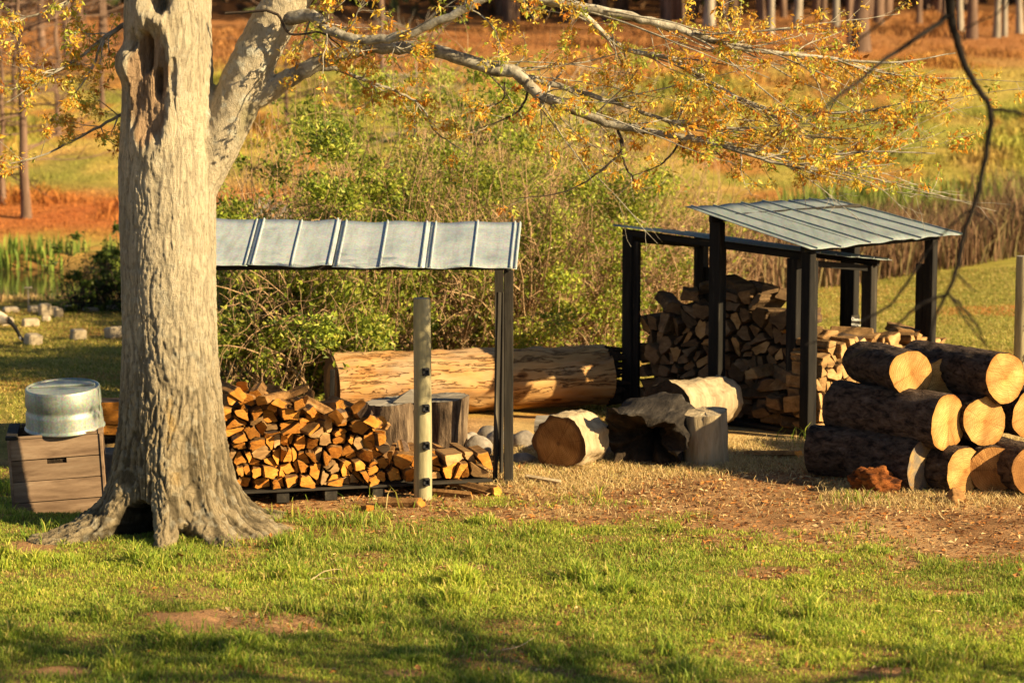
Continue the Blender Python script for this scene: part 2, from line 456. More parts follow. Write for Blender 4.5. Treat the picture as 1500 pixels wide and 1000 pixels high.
# ------------------------------------------------------------------ terrain
_hy = np.array([-60, 50, 60, 70, 80, 90, 100, 115, 140, 220, 400.])
_hz = np.array([0, 0, .7, 2.0, 3.2, 4.2, 5.0, 6.1, 8.0, 13, 22.])
PC = (-14.0, 44.2); PA = (11.5, 4.4); WATER = -.30
def terr(x, y):
    x = np.asarray(x, float); y = np.asarray(y, float)
    z = .05 * (fbm2(x * .35 + 3, y * .35, 3) - .5) + .03 * (fbm2(x * 2.1, y * 2.1 + 9, 3) - .5)
    yy = y + 3.0 * (fbm2(x * .08, y * .05 + 4, 2) - .5) * smooth(52, 64, y)
    z = z + np.interp(yy, _hy, _hz) + .5 * (fbm2(x * .12, y * .12, 3) - .5) * smooth(50, 62, y)
    z = z + .35 * smooth(4, 12, x) * smooth(33, 48, y)          # the right meadow climbs a little
    z = z - .23 * smooth(-3.5, -3.9, x) * smooth(21.5, 22.2, y) * smooth(26.5, 24.3, y)      # hollow behind the oak, added so sun reaches the crate
    e = ((x - PC[0]) / PA[0]) ** 2 + ((y - PC[1]) / PA[1]) ** 2
    z = z - 1.1 * smooth(1.25, .55, e)
    return z
def terr1(x, y): return float(terr(np.array([x]), np.array([y]))[0])

YB = (np.array([-400, 0, 290, 350, 560, 720, 800, 900, 1000, 1130, 1350, 1500, 2000.]),
      np.array([560, 560, 560, 748, 748, 752, 750, 752, 778, 800, 822, 832, 850.]))
BARE = [(335, 914, 140, 22), (680, 832, 42, 7), (1135, 838, 60, 10), (90, 985, 50, 8), (590, 985, 40, 6), (1290, 985, 40, 7),
        (30, 800, 60, 12), (1420, 870, 60, 6)]
def masks(x, y):
    """lawn density 0..1, dirt 0..1, straw 0..1 of the near ground"""
    z = np.zeros_like(x)
    px, py = proj(x, y, z)
    n = fbm2(x * 1.3, y * 1.3, 4) - .5
    n2 = fbm2(x * 4.0 + 31, y * 4.0, 3) - .5
    yb = np.interp(px, *YB)
    lawn = smooth(-14, 22, py - yb + n * 90 + n2 * 40)
    for (cx, cy, a, b) in BARE:
        e = ((px - cx) / a) ** 2 + ((py - cy) / b) ** 2 + n * 1.6 + n2 * 1.4
        lawn = lawn * smooth(.75, 1.35, e)
    # thin spots
    lawn = lawn * (.42 + .58 * smooth(.34, .54, fbm2(x * 2.3 + 7, y * 2.3, 3)))
    far = smooth(628, 600, py + n * 30)                       # meadow behind
    straw = (1 - far) * smooth(25, -15, py - yb + n * 60) * smooth(690, 780, px + n * 80) * smooth(0, -38, py - np.interp(px, [700, 850, 960, 1100, 1300], [752, 748, 728, 716, 712]) + n * 60)
    straw = np.maximum(straw, (1 - far) * smooth(1180, 1240, px) * smooth(700, 716, py) * smooth(752, 730, py + n * 30) * .7)
    return lawn, far, straw

def ground_col(x, y):
    lawn, far, straw = masks(x, y)
    n = fbm2(x * .9 + 11, y * .9, 4); n2 = fbm2(x * .22, y * .14 + 40, 4); n3 = fbm2(x * 5, y * 5, 3)
    def c(*a): return np.array(a)[None, :]
    def mx(a, b, t): return a * (1 - t[:, None]) + b * t[:, None]
    dirt = mx(c(.23, .125, .055), c(.38, .225, .105), smooth(.3, .7, n3))
    dirt = mx(dirt, c(.47, .30, .14) + 0 * dirt, smooth(.5, .75, n) * .6)
    px_, py_ = proj(x, y, np.zeros_like(x))
    dirt = mx(dirt, c(.44, .25, .12) + 0 * dirt, smooth(860, 890, py_) * .8)      # paler sandy soil of the near lawn
    soil = mx(c(.16, .13, .035), c(.24, .19, .05), smooth(.35, .65, n))
    out = mx(dirt, soil, lawn)
    out = mx(out, mx(c(.50, .34, .14), c(.58, .43, .19), n3), straw)
    mead = mx(c(.30, .27, .055), c(.42, .29, .08), smooth(.4, .65, n2 * .5 + n * .5))
    mead = mx(mead, c(.42, .18, .06) + 0 * mead, smooth(.6, .72, fbm2(x * .5 + 3, y * .7 + 8, 3)) * .6)
    out = mx(out, mead, far)
    # red earth scar on the right meadow
    e = ((x - 8.0) / 1.6) ** 2 + ((y - 37.9) / .7) ** 2 + (n - .5) * 2
    out = mx(out, c(.50, .17, .05) + 0 * out, smooth(1.3, .5, e) * .8)
    # hill
    hill = smooth(49.5, 53, y + (n - .5) * 3)
    red = mx(c(.40, .19, .055), c(.47, .31, .105), smooth(.35, .65, n2))
    grn = mx(c(.30, .28, .055), c(.46, .34, .09), smooth(.35, .65, n))
    k = smooth(.43, .55, .55 * fbm2(x * .10 + 2, y * .11 + 3, 3) + .45 * fbm2(x * .35 + 8, y * .28 + 1, 3) + .10 * smooth(58, 66, y) * smooth(78, 68, y) + .12 * smooth(4, 13, x) * smooth(80, 70, y) - .16 * smooth(62, 56, y) - .12 * smooth(76, 82, y))
    hc = mx(red, grn, k)
    hc = mx(hc, c(.40, .17, .05) + 0 * hc, smooth(.54, .66, fbm2(x * .55 + 60, y * .4 + 13, 4)) * .75)
    hc = mx(hc, c(.20, .21, .045) + 0 * hc, smooth(.56, .68, fbm2(x * .5 + 90, y * .35 + 70, 4)) * .7)
    hc = mx(hc, mx(c(.36, .10, .03), c(.46, .17, .045), n), smooth(-4.5, -6.5, x) * smooth(61, 56, y) * .85)   # red bank above the pond
    hc = mx(hc, mx(c(.29, .115, .042), c(.40, .20, .075), n), smooth(78, 86, y + (n2 - .5) * 12))   # pine straw under the wood
    out = mx(out, hc, hill)
    # wet margin of the pond
    e = ((x - PC[0]) / PA[0]) ** 2 + ((y - PC[1]) / PA[1]) ** 2
    out = mx(out, c(.07, .055, .03) + 0 * out, smooth(1.15, .95, e))
    return out

def axis(segs):
    out = []
    for a, b, s in segs: out.append(np.arange(a, b, s))
    return np.concatenate(out + [[segs[-1][1]]])
gx = axis([(-160, -40, 12.), (-40, -16, 1.5), (-16, -6, .4), (-6, 6.5, .075), (6.5, 16, .4), (16, 40, 1.5), (40, 160, 12.)])
gy = axis([(-20, 10, 3.), (10, 15, .4), (15, 27, .06), (27, 48, .22), (48, 100, .6), (100, 160, 3.), (160, 400, 20.)])
X, Y = np.meshgrid(gx, gy)
xf, yf = X.ravel(), Y.ravel()
zf = terr(xf, yf)
nx, ny = len(gx), len(gy)
i0 = (np.arange(ny - 1)[:, None] * nx + np.arange(nx - 1)[None, :]).ravel()
quads = np.stack([i0, i0 + 1, i0 + nx + 1, i0 + nx], 1)
me = npmesh('ground', np.stack([xf, yf, zf], 1), quads, [MT['ground']], ground_col(xf, yf), True)
tag(obj('ground', me), kind='structure')

# pond water
th = np.linspace(0, 2 * math.pi, 97)[:-1]
wv = np.stack([PC[0] + PA[0] * 1.05 * np.cos(th), PC[1] + PA[1] * 1.05 * np.sin(th), np.full(96, WATER)], 1)
m, nt, b = mat_new('pond_water', .06, .5)
b.inputs['Base Color'].default_value = (.035, .028, .012, 1)
nz = noise(nt, coords(nt, 'Object', (1, 2.5, 1), False), 3.0, 3, .5); bump(nt, b, nz, .06, .02)
tag(obj('pond', pymesh('pond', wv, [list(range(96))], [m])), kind='structure')

# ------------------------------------------------------------------ grass (nobody could count it)
def blades(x, y, h, w, lean, col, z=None, tipc=1.25):
    """bent blades of three triangles"""
    n = len(x); a = rng.uniform(0, 2 * math.pi, n); la = rng.uniform(0, 2 * math.pi, n)
    if z is None: z = terr(x, y) - .004
    bx, by = np.cos(a) * w * .5, np.sin(a) * w * .5
    lx, ly = np.cos(la) * lean * h, np.sin(la) * lean * h
    P = lambda s, k, zz: np.stack([x + s * bx * k[0] + lx * k[1], y + s * by * k[0] + ly * k[1], z + zz], 1)
    v = [P(-1, (1, 0), 0 * h), P(1, (1, 0), 0 * h), P(1, (.75, .35), .6 * h), P(-1, (.75, .35), .6 * h), P(0, (0, 1.), h * (1 - .25 * lean))]
    V = np.stack(v, 1).reshape(-1, 3); b = np.arange(n) * 5
    T = np.concatenate([np.stack([b, b + 1, b + 2], 1), np.stack([b, b + 2, b + 3], 1), np.stack([b + 3, b + 2, b + 4], 1)])
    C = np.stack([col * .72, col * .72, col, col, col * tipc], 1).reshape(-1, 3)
    return V, T, C

def pick(cands, w):
    idx = rng.choice(len(cands), size=w, p=None); return np.array(cands)[idx]

def grass_cols(n, mix):
    pal = np.array([(.16, .25, .025), (.25, .33, .035), (.34, .38, .05), (.46, .43, .075), (.54, .42, .14)])
    c = pal[rng.choice(5, n, p=mix)] * rng.uniform(.75, 1.25, (n, 1))
    return c

n = 900000
x = rng.uniform(-7.2, 7.8, n); y = 15.0 + (rng.random(n) ** 1.15) * 10.0
px, py = proj(x, y, 0 * x)
k = (px > -320) & (px < 1860) & (py < 1060)
x, y, px, py = x[k], y[k], px[k], py[k]
lawn, far, straw = masks(x, y)
k = rng.random(len(x)) < lawn * .95
x, y = x[k], y[k]
cl = smooth(.45, .75, fbm2(x * 1.7 + 50, y * 1.7, 3)); cl2 = smooth(.60, .80, fbm2(x * 3.6 + 9, y * 3.6 + 77, 2))
h = (.024 + .035 * cl + .11 * cl2 * (.3 + .7 * cl)) * rng.uniform(.55, 1.5, len(x))
gc = grass_cols(len(x), [.20, .32, .27, .13, .08])
pat = fbm2(x * .8 + 21, y * .8 + 5, 3)[:, None]
gc = gc * (1 + .6 * (pat - .5)) + (smooth(.45, .72, pat) * np.array([.06, .045, .0]))
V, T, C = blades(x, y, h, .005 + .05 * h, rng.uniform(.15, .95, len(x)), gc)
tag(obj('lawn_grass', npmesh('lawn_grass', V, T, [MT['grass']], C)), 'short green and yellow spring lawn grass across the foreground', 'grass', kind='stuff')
print('lawn blades', len(x))

# taller coarse tufts in the lawn
tuft = []
TU = [(900, 870, .17, 160), (520, 770, .20, 170), (470, 790, .18, 120), (600, 785, .15, 110), (1255, 738, .17, 90), (1265, 775, .08, 60), (1110, 785, .06, 50),
      (160, 765, .20, 60), (110, 775, .17, 70), (60, 785, .15, 60), (440, 760, .16, 70), (520, 735, .26, 12), (590, 745, .22, 10), (1190, 650, .26, 70), (1215, 660, .18, 30),
      (1020, 875, .12, 90), (1290, 905, .13, 110), (1440, 890, .13, 100), (700, 880, .1, 90), (640, 800, .13, 120), (760, 780, .12, 100), (330, 800, .12, 80),
      (420, 800, .16, 110), (250, 810, .09, 60), (880, 740, .08, 70), (930, 735, .07, 50), (840, 690, .05, 60), (1010, 755, .05, 40), (560, 930, .12, 120), (380, 950, .13, 120),
      (1200, 930, .12, 120), (820, 960, .12, 120), (980, 940, .12, 120), (150, 880, .12, 100), (60, 930, .12, 100), (1380, 960, .12, 120), (680, 950, .12, 120), (210, 800, .08, 40)]
for k in range(150):
    TU.append((rng.uniform(-20, 1520), rng.uniform(815, 1010), rng.uniform(.07, .13), int(rng.uniform(25, 70))))
xs, ys, hs = [], [], []
for (a, b_, hh, cnt) in TU:
    c0 = g(a, b_); rr = .05 + hh * .75
    q = rng.normal(size=(cnt, 2)) * rr * np.array([1.3, 1.])
    xs.append(c0.x + q[:, 0]); ys.append(c0.y + q[:, 1]); hs.append(hh * rng.uniform(.5, 1.2, cnt) * np.exp(-(q ** 2).sum(1) / (2 * rr * rr) * .35))
x, y, h = map(np.concatenate, (xs, ys, hs))
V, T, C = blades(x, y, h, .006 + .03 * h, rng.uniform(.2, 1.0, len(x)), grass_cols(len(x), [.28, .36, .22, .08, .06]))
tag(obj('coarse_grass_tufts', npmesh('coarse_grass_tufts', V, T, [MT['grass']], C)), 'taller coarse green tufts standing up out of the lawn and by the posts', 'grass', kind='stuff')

# dry straw by the sheds
n = 150000
x = rng.uniform(-1., 8.4, n); y = rng.uniform(21.3, 25.6, n)
lawn, far, straw = masks(x, y)
k = rng.random(n) < straw * .85 + .03 * (1 - lawn)
x, y = x[k], y[k]; m_ = len(x)
pal = np.array([(.60, .43, .18), (.68, .52, .25), (.48, .31, .12), (.40, .36, .10)])
V, T, C = blades(x, y, rng.uniform(.03, .10, m_), np.full(m_, .006), rng.uniform(.5, 1.8, m_), pal[rng.choice(4, m_, p=[.4, .3, .2, .1])] * rng.uniform(.7, 1.2, (m_, 1)))
tag(obj('dry_straw', npmesh('dry_straw', V, T, [MT['dry']], C)), 'dry tan straw grass between the sheds and the log pile', 'dry grass', kind='stuff')

# chips and litter on the bare dirt
n = 130000
x = rng.uniform(-4.4, 8.0, n); y = rng.uniform(16, 25.2, n)
lawn, far, straw = masks(x, y)
px, py = proj(x, y, 0 * x)
k = rng.random(n) < (.36 * (1 - lawn) * (1 - far) * (px > 330) + .014)
x, y = x[k], y[k]; m_ = len(x)
D = rand_unit(m_); D[:, 2] *= .25
pal = np.array([(.46, .27, .11), (.34, .15, .055), (.58, .42, .2), (.24, .11, .05), (.5, .2, .05)])
L_ = rng.uniform(.015, .075, m_)
V, T = leaves(np.stack([x, y, terr(x, y) + .006], 1), D, L_, L_ * rng.uniform(.25, .6, m_), np.tile([[0, 0, 1.]], (m_, 1)) + rand_unit(m_) * .5)
C = np.repeat(pal[rng.choice(5, m_)] * rng.uniform(.7, 1.2, (m_, 1)), 4, 0)
tag(obj('wood_chips', npmesh('wood_chips', V, T, [MT['dry']], C)), 'scattered brown bark and wood chips on the bare dirt', 'wood chips', kind='stuff')

# meadow grass behind the woodpiles
n = 430000
x = rng.uniform(-12, 16, n); y = 24.5 + rng.random(n) * 19
px, py = proj(x, y, 0 * x)
lawn, far, straw = masks(x, y)
e = ((x - PC[0]) / PA[0]) ** 2 + ((y - PC[1]) / PA[1]) ** 2
k = (px > -250) & (px < 1850) & ((px < 520) | (px > 850)) & (rng.random(n) < far) & (e > 1.12)
x, y = x[k], y[k]; m_ = len(x)
pal = np.array([(.30, .29, .05), (.42, .36, .08), (.52, .38, .12), (.22, .24, .035)])
gc = pal[rng.choice(4, m_)] * rng.uniform(.75, 1.2, (m_, 1)) * (1 + .5 * (fbm2(x * .9, y * .9, 3)[:, None] - .5))
V, T, C = blades(x, y, rng.uniform(.02, .06, m_), np.full(m_, .012), rng.uniform(.3, 1.3, m_), gc)
tag(obj('meadow_grass', npmesh('meadow_grass', V, T, [MT['grass']], C)), 'golden green cropped grass of the meadow behind the woodpiles', 'grass', kind='stuff')

# rough growth on the hill
n = 110000
y = 50.5 + rng.random(n) ** .8 * 48; x = rng.uniform(-1, 1, n) * (y * .235)
e = ((x - PC[0]) / PA[0]) ** 2 + ((y - PC[1]) / PA[1]) ** 2
k = e > 1.1; x, y = x[k], y[k]; m_ = len(x)
gc = ground_col(x, y) * rng.uniform(.6, 1.35, (m_, 1)) * np.array([[1.05, 1.05, .9]])
hh = (.06 + .30 * smooth(.5, .75, fbm2(x * .35 + 5, y * .35, 3))) * rng.uniform(.5, 1.3, m_)
V, T, C = blades(x, y, hh, .03 + .05 * hh, rng.uniform(.2, 1.0, m_), gc)
tag(obj('hillside_grass', npmesh('hillside_grass', V, T, [MT['dry']], C)), 'rough orange and green dead grass covering the hillside', 'grass', kind='stuff')

def reed_mass(name, x, y, h, w, pal, label, cat, mt='grass', lean=(.03, .25)):
    m_ = len(x); pal = np.array(pal)
    V, T, C = blades(x, y, h, np.full(m_, w) * rng.uniform(.7, 1.3, m_), rng.uniform(lean[0], lean[1], m_), pal[rng.choice(len(pal), m_)] * rng.uniform(.7, 1.25, (m_, 1)), np.maximum(terr(x, y), WATER - .1) - .02)
    return tag(obj(name, npmesh(name, V, T, [MT[mt]], C)), label, cat, kind='stuff')

# green iris leaves on the far bank of the pond
th = rng.uniform(R(20), R(165), 3600)
x = PC[0] + PA[0] * (1 + rng.normal(0, .02, 3600)) * np.cos(th); y = PC[1] + PA[1] * (1.0 + rng.uniform(-.03, .22, 3600)) * np.sin(th)
k = fbm2(x * .8, y * .3, 2) > .36; x, y = x[k], y[k]
reed_mass('pond_reeds', x, y, rng.uniform(.18, .48, len(x)), .045, [(.20, .29, .04), (.30, .36, .06), (.14, .2, .03)], 'bright green upright reeds along the far bank of the pond', 'reeds')
# tall green growth beyond the brown brush, right
n = 5200
x = rng.uniform(-1.5, 13.5, n); y = 50.3 + rng.random(n) * 3.4
k = fbm2(x * .4 + 6, y * .4, 3) > .50; x, y = x[k], y[k]
reed_mass('green_rushes', x, y, rng.uniform(.35, 1.0, len(x)) * (.6 + .8 * fbm2(x * .5, y * .5, 2)), .06, [(.20, .25, .04), (.28, .29, .06), (.16, .19, .03)], 'strip of tall green rushes behind the metal roofed shed', 'rushes')
# brown dry brush behind the right meadow
n = 15000
x = rng.uniform(1.2, 13.5, n); lo = 41.0 + .9 * np.clip(x - 5, -1, 6); y = lo + rng.random(n) * 6.5
reed_mass('brown_brush', x, y, rng.uniform(.35, 1.15, n) * (.55 + .9 * fbm2(x * .6, y * .6, 2)), .028, [(.19, .105, .055), (.25, .15, .08), (.14, .075, .04), (.22, .17, .07)], 'mass of brown dry brush at the far edge of the meadow', 'brush', 'dry', (.1, .5))
# tan dead rushes on the near bank, left
n = 1500
x = rng.uniform(-9.6, -6.2, n); y = 39.3 + rng.random(n) * .8 + .03 * (x + 9)
k = rng.random(n) < np.where(x < -7.8, 1, .35); x, y = x[k], y[k]
reed_mass('tan_rushes', x, y, rng.uniform(.2, .8, len(x)) * np.where(x < -8.7, 1.0, .22), .02, [(.48, .33, .14), (.38, .24, .10), (.3, .26, .08)], 'tan dead rushes on the near bank of the pond', 'rushes', 'dry', (.1, .6))
rng = np.random.default_rng(100)
# ------------------------------------------------------------------ the big oak
TY = 20.9
TX = at(251, 600, TY).x
PXM = F / (TY * 1.0)             # photo pixels per metre at the trunk

def zt(py): return at(251, py, TY).z

def oak_trunk():
    nth, nz = 200, 330
    zz = np.concatenate([np.linspace(-.15, 1.2, 120), np.linspace(1.2, 7.2, nz - 119)[1:]])
    nz = len(zz)
    th = np.linspace(-math.pi, math.pi, nth + 1)[:-1]
    TH, Z = np.meshgrid(th, zz)
    prof_z = [-.15, 0, .12, .35, .6, .83, 1.06, 1.65, 2.2, 2.8, 3.2, 3.6, 4.6, 5.5, 7.2]
    prof_r = [.62, .60, .57, .525, .50, .475, .45, .412, .408, .415, .42, .395, .37, .33, .24]
    Rr = np.interp(Z, prof_z, prof_r)
    Rr = Rr * (1 + .05 * (fbm2(TH * 1.2 + 9, Z * .8, 3) - .5) + .035 * np.sin(3 * TH + .7) * smooth(2.4, .2, Z) )
    roots = [(-70, .52, 6, .15), (-52, .36, 5, .13), (2, .30, 3, .15), (37, .44, 2, .15), (66, .34, 4, .12), (88, .40, 5, .14), (-118, .5, 10, .16), (128, .5, 10, .16), (175, .45, 12, .16)]
    for a, A, w, hh in roots:
        d = (TH - R(a) + math.pi) % (2 * math.pi) - math.pi
        zc = np.clip(Z, 0, None)
        Rr = Rr + A * np.exp(-(d / R(w + 10 * 1)) ** 2) * np.exp(-zc / hh)
        Rr = Rr + .055 * np.exp(-(d / R(w + 6)) ** 2) * np.exp(-(zc / .7) ** 2)
    # arched hollow at the foot
    d = (TH - R(-25)) / R(20); zz_ = (Z + .04) / .36
    hol = smooth(1.06, .86, np.sqrt(d ** 2 + np.clip(zz_, 0, None) ** 2))
    Rr = Rr * (1 - hol) + .10 * hol
    d = (TH - R(17)) / R(10); hol2 = smooth(1.1, .4, np.sqrt(d ** 2 + np.clip((Z + .05) / .20, 0, None) ** 2))
    Rr = Rr - .26 * hol2
    # rotten scar and holes higher up
    def spot(px, py, wpx, hpx):
        a = math.asin(max(-.98, min(.98, (px - 251) / PXM / .40))); zc = zt(py)
        return np.sqrt(((TH - a) / (wpx / PXM / .40 / max(.35, math.cos(a)))) ** 2 + ((Z - zc) / (hpx / PXM)) ** 2)
    n = fbm2(TH * 14, Z * 3.5, 3) - .5
    sc = smooth(1.2, .75, spot(232, 125, 31, 80) + n * .7)
    Rr = Rr - .05 * sc
    Rr = Rr + .05 * smooth(1.6, 1.05, spot(232, 125, 31, 80) + n * .5) * (1 - sc)
    for (a, b_, w, h_, dp) in ((222, 78, 11, 30, .26), (245, 122, 7, 27, .22), (205, 62, 8, 18, .10), (268, 120, 4, 60, .07), (200, 150, 4, 45, .07)):
        Rr = Rr - dp * smooth(1.15, .6, spot(a, b_, w, h_) + n * .5)
    Rr = Rr + .05 * np.exp(-((spot(246, 2, 30, 30) - 1.0) / .35) ** 2)
    Rr = Rr - .30 * smooth(1.05, .7, spot(246, 0, 16, 22))
    Rr = Rr + .07 * smooth(1.2, .3, spot(190, 92, 16, 30))
    cxz = TX + np.interp(Z, [0, 1, 3, 4.6, 7.2], [.0, .0, .0, .03, .12])
    V = np.stack([cxz + Rr * np.sin(TH), TY - Rr * np.cos(TH), Z], -1).reshape(-1, 3)
    i = (np.arange(nz - 1)[:, None] * nth + np.arange(nth)[None, :]); j = (np.arange(nz - 1)[:, None] * nth + (np.arange(nth)[None, :] + 1) % nth)
    Q = np.stack([i, j, j + nth, i + nth], -1).reshape(-1, 4).tolist()
    Q.append(list(range(nth))[::-1]); Q.append([(nz - 1) * nth + k for k in range(nth)])
    V = V.tolist()
    # the heavy limb that leaves on the right
    P = catmull([at(262, 330, TY), at(290, 268, TY), at(318, 210, TY), at(345, 152, TY - .02), at(370, 92, TY - .04), at(402, 30, TY - .05), at(448, -45, TY - .05), at(490, -130, TY + .0), at(520, -260, TY + .1)], 8)
    rad = np.interp(np.linspace(0, 1, len(P)), [0, .12, .25, .38, .5, .7, 1], [.12, .19, .205, .205, .195, .185, .14])
    tv, tq = tubes([(P, rad)], 40)
    o = len(V); V += tv.tolist(); Q += (tq + o).tolist()
    Q.append([o + k for k in range(40)][::-1]); Q.append([o + len(tv) - 40 + k for k in range(40)])
    # collar where the long bough leaves the limb
    P2 = catmull([at(345, 150, TY - .02), at(385, 137, TY - .06), at(430, 110, TY - .1)], 6)
    tv, tq = tubes([(P2, np.linspace(.13, .074, len(P2)))], 24)
    o = len(V); V += tv.tolist(); Q += (tq + o).tolist()
    Q.append([o + k for k in range(24)][::-1]); Q.append([o + len(tv) - 24 + k for k in range(24)])
    raw = bpy.data.meshes.new('raw'); raw.from_pydata(V, [], Q)
    tmp = bpy.data.objects.new('trunk_tmp', raw); COL.objects.link(tmp)
    bm = bmesh.new(); bm.from_mesh(raw); bmesh.ops.recalc_face_normals(bm, faces=bm.faces); bm.to_mesh(raw); bm.free()
    r_ = tmp.modifiers.new('r', 'REMESH'); r_.mode = 'VOXEL'; r_.voxel_size = .020; r_.use_smooth_shade = True
    s_ = tmp.modifiers.new('s', 'SMOOTH'); s_.iterations = 3; s_.factor = .5
    u_ = tmp.modifiers.new('u', 'SUBSURF'); u_.levels = 1; u_.render_levels = 1; u_.subdivision_type = 'SIMPLE'
    dg = bpy.context.evaluated_depsgraph_get(); dg.update()
    me = bpy.data.meshes.new_from_object(tmp.evaluated_get(dg))
    bpy.data.objects.remove(tmp)
    nv = len(me.vertices); co = np.empty(nv * 3, np.float32); me.vertices.foreach_get('co', co); co = co.reshape(-1, 3).astype(float)
    no = np.empty(nv * 3, np.float32); me.vertices.foreach_get('normal', no); no = no.reshape(-1, 3)
    # how far is a point out on the limb?
    d2 = np.full(nv, 9.); lt = np.zeros(nv)
    for k, q in enumerate(P):
        dd = ((co - q) ** 2).sum(1); kk = dd < d2; d2[kk] = dd[kk]; lt[kk] = k / len(P)
    limb = smooth(.22, .34, lt) * (np.sqrt(d2) < .34)
    a = np.arctan2(co[:, 0] - TX, -(co[:, 1] - TY))
    u = a * .42; zc = co[:, 2]
    wob = (fbm2(u * 4, zc * 1.6, 3) - .5) * .10
    def ridge(f, zf, s): 
        q = fbm2((u + wob) * f + s, zc * zf + s, 2); return 1 - np.abs(q - .5) * 2
    f1 = smooth(.76, 1.0, ridge(17, 2.8, 3)); f2 = smooth(.70, 1.0, ridge(34, 7.5, 11)); f3 = fbm3(co * 38, 2) - .5
    low = smooth(2.6, .2, zc)
    amp = .45 + .55 * low
    disp = -(f1 * .017 + f2 * .012) * amp * (1 - limb * .85) + f3 * (.010 + .012 * low)
    flow = fbm3(co * np.array([7, 7, 4.]), 3) - .5
    disp = disp + flow * .07 * smooth(.9, .1, zc) + (fbm3(co * 13, 2) - .5) * .022 * limb
    co2 = co + no * disp[:, None]
    me.vertices.foreach_set('co', co2.astype(np.float32).ravel())
    # bark colour
    base = np.array([.545, .455, .305])[None] * np.ones((nv, 1))
    n1 = fbm3(co * np.array([3, 3, 1.2]), 3)[:, None]
    base = base * (.78 + .44 * n1)
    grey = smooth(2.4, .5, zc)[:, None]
    base = base * (1 - grey) + base * np.array([.62, .58, .51]) * grey  # greyer bark low down, with the shade there put into its colour
    crack = np.clip(f1 + f2 * .7, 0, 1)[:, None] * (amp * (1 - .7 * limb))[:, None]
    base = base * (1 - .66 * crack)
    lic = smooth(.56, .68, fbm3(co * 17 + 3, 3))[:, None] * (.22 + .5 * limb[:, None])
    base = base * (1 - lic) + np.array([.55, .53, .42]) * lic
    mos = smooth(.52, .7, fbm3(co * 3.1 + 20, 3))[:, None] * limb[:, None] * .55
    base = base * (1 - mos) + np.array([.24, .22, .09]) * mos
    och = (smooth(.06, .0, np.abs(u - .05 - .03 * np.sin(zc * 3))) * smooth(.3, .7, zc) * smooth(1.7, 1.2, zc) * smooth(.4, .6, fbm3(co * 9, 2)))[:, None]
    base = base * (1 - .5 * och) + np.array([.45, .27, .06]) * .5 * och
    # exposed decayed wood
    ppx = 251 + (co[:, 0] - TX) * PXM; front = (co[:, 1] < TY)
    ppy = np.interp(zc, [zt(400), zt(0), zt(-100)], [400, 0, -100])
    e = np.sqrt(((ppx - 233) / 32) ** 2 + ((ppy - 128) / 84) ** 2) + (fbm2(ppx * .12, ppy * .03, 2) - .5) * .6
    rot = (smooth(1.05, .8, e) * front)[:, None]
    wood = np.array([.34, .225, .13]) * (.5 + 1.0 * fbm2(ppx * .22, ppy * .03, 3))[:, None]
    base = base * (1 - rot) + wood * rot
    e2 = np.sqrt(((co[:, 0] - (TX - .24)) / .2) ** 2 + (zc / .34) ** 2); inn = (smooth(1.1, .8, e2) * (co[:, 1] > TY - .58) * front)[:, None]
    base = base * (1 - .75 * inn)  # inside of the foot hollow darkened in colour for its shade
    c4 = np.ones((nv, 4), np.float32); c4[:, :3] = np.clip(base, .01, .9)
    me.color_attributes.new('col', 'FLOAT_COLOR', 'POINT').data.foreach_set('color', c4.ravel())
    m, nt, b = mat_new('oak_bark', .95, .1)
    vc = N(nt, 'ShaderNodeVertexColor', layer_name='col')
    v = coords(nt, 'Object', (1, 1, .36), False); nn = noise(nt, v, 46, 7, .75, .6)
    v2 = coords(nt, 'Object', (1, 1, 1), False); n2 = noise(nt, v2, 120, 3, .6)
    c = mixc(nt, .9, vc.outputs[0], ramp(nt, nn, [(.33, (.42, .39, .36)), (.45, (.98, .97, .95)), (.7, (1.3, 1.3, 1.27))]), 'MULTIPLY')
    nt.links.new(c, b.inputs['Base Color'])
    ad = N(nt, 'ShaderNodeMath', operation='ADD'); nt.links.new(nn, ad.inputs[0]); nt.links.new(n2, ad.inputs[1]); bump(nt, b, ad.outputs[0], 1.0, .028)
    me.materials.clear(); me.materials.append(m)
    me.polygons.foreach_set('use_smooth', [True] * len(me.polygons)); me.update()
    print('trunk verts', nv)
    return me

oak = empty('oak_tree', (TX, TY, 0))
tag(oak, 'massive old oak with flared roots, a hollow at its foot and new orange leaves', 'tree')
def opart(name, me, mt=None):
    o = obj(name, me, oak); o.matrix_parent_inverse = Matrix.Translation((-TX, -TY, 0)); return o
opart('trunk', oak_trunk())

def branch_part(name, paths, mt, sides=8, kind=None):
    V, Q = tubes(paths, sides)
    o = opart(name, npmesh(name, V, Q, [mt], None, True))
    if kind: o['kind'] = kind
    return o

def px_path(pts, m=6):
    """pts: (px, py, Y offset, radius)"""
    P = [np.array(at(a, b, TY + c)) for a, b, c, r in pts]
    Pc = catmull(P, m); rr = np.interp(np.linspace(0, len(pts) - 1, len(Pc)), range(len(pts)), [q[3] for q in pts])
    Pc[1:-1] += rng.normal(size=(len(Pc) - 2, 3)) * (rr[1:-1, None] * .09 + .002)
    return Pc, rr

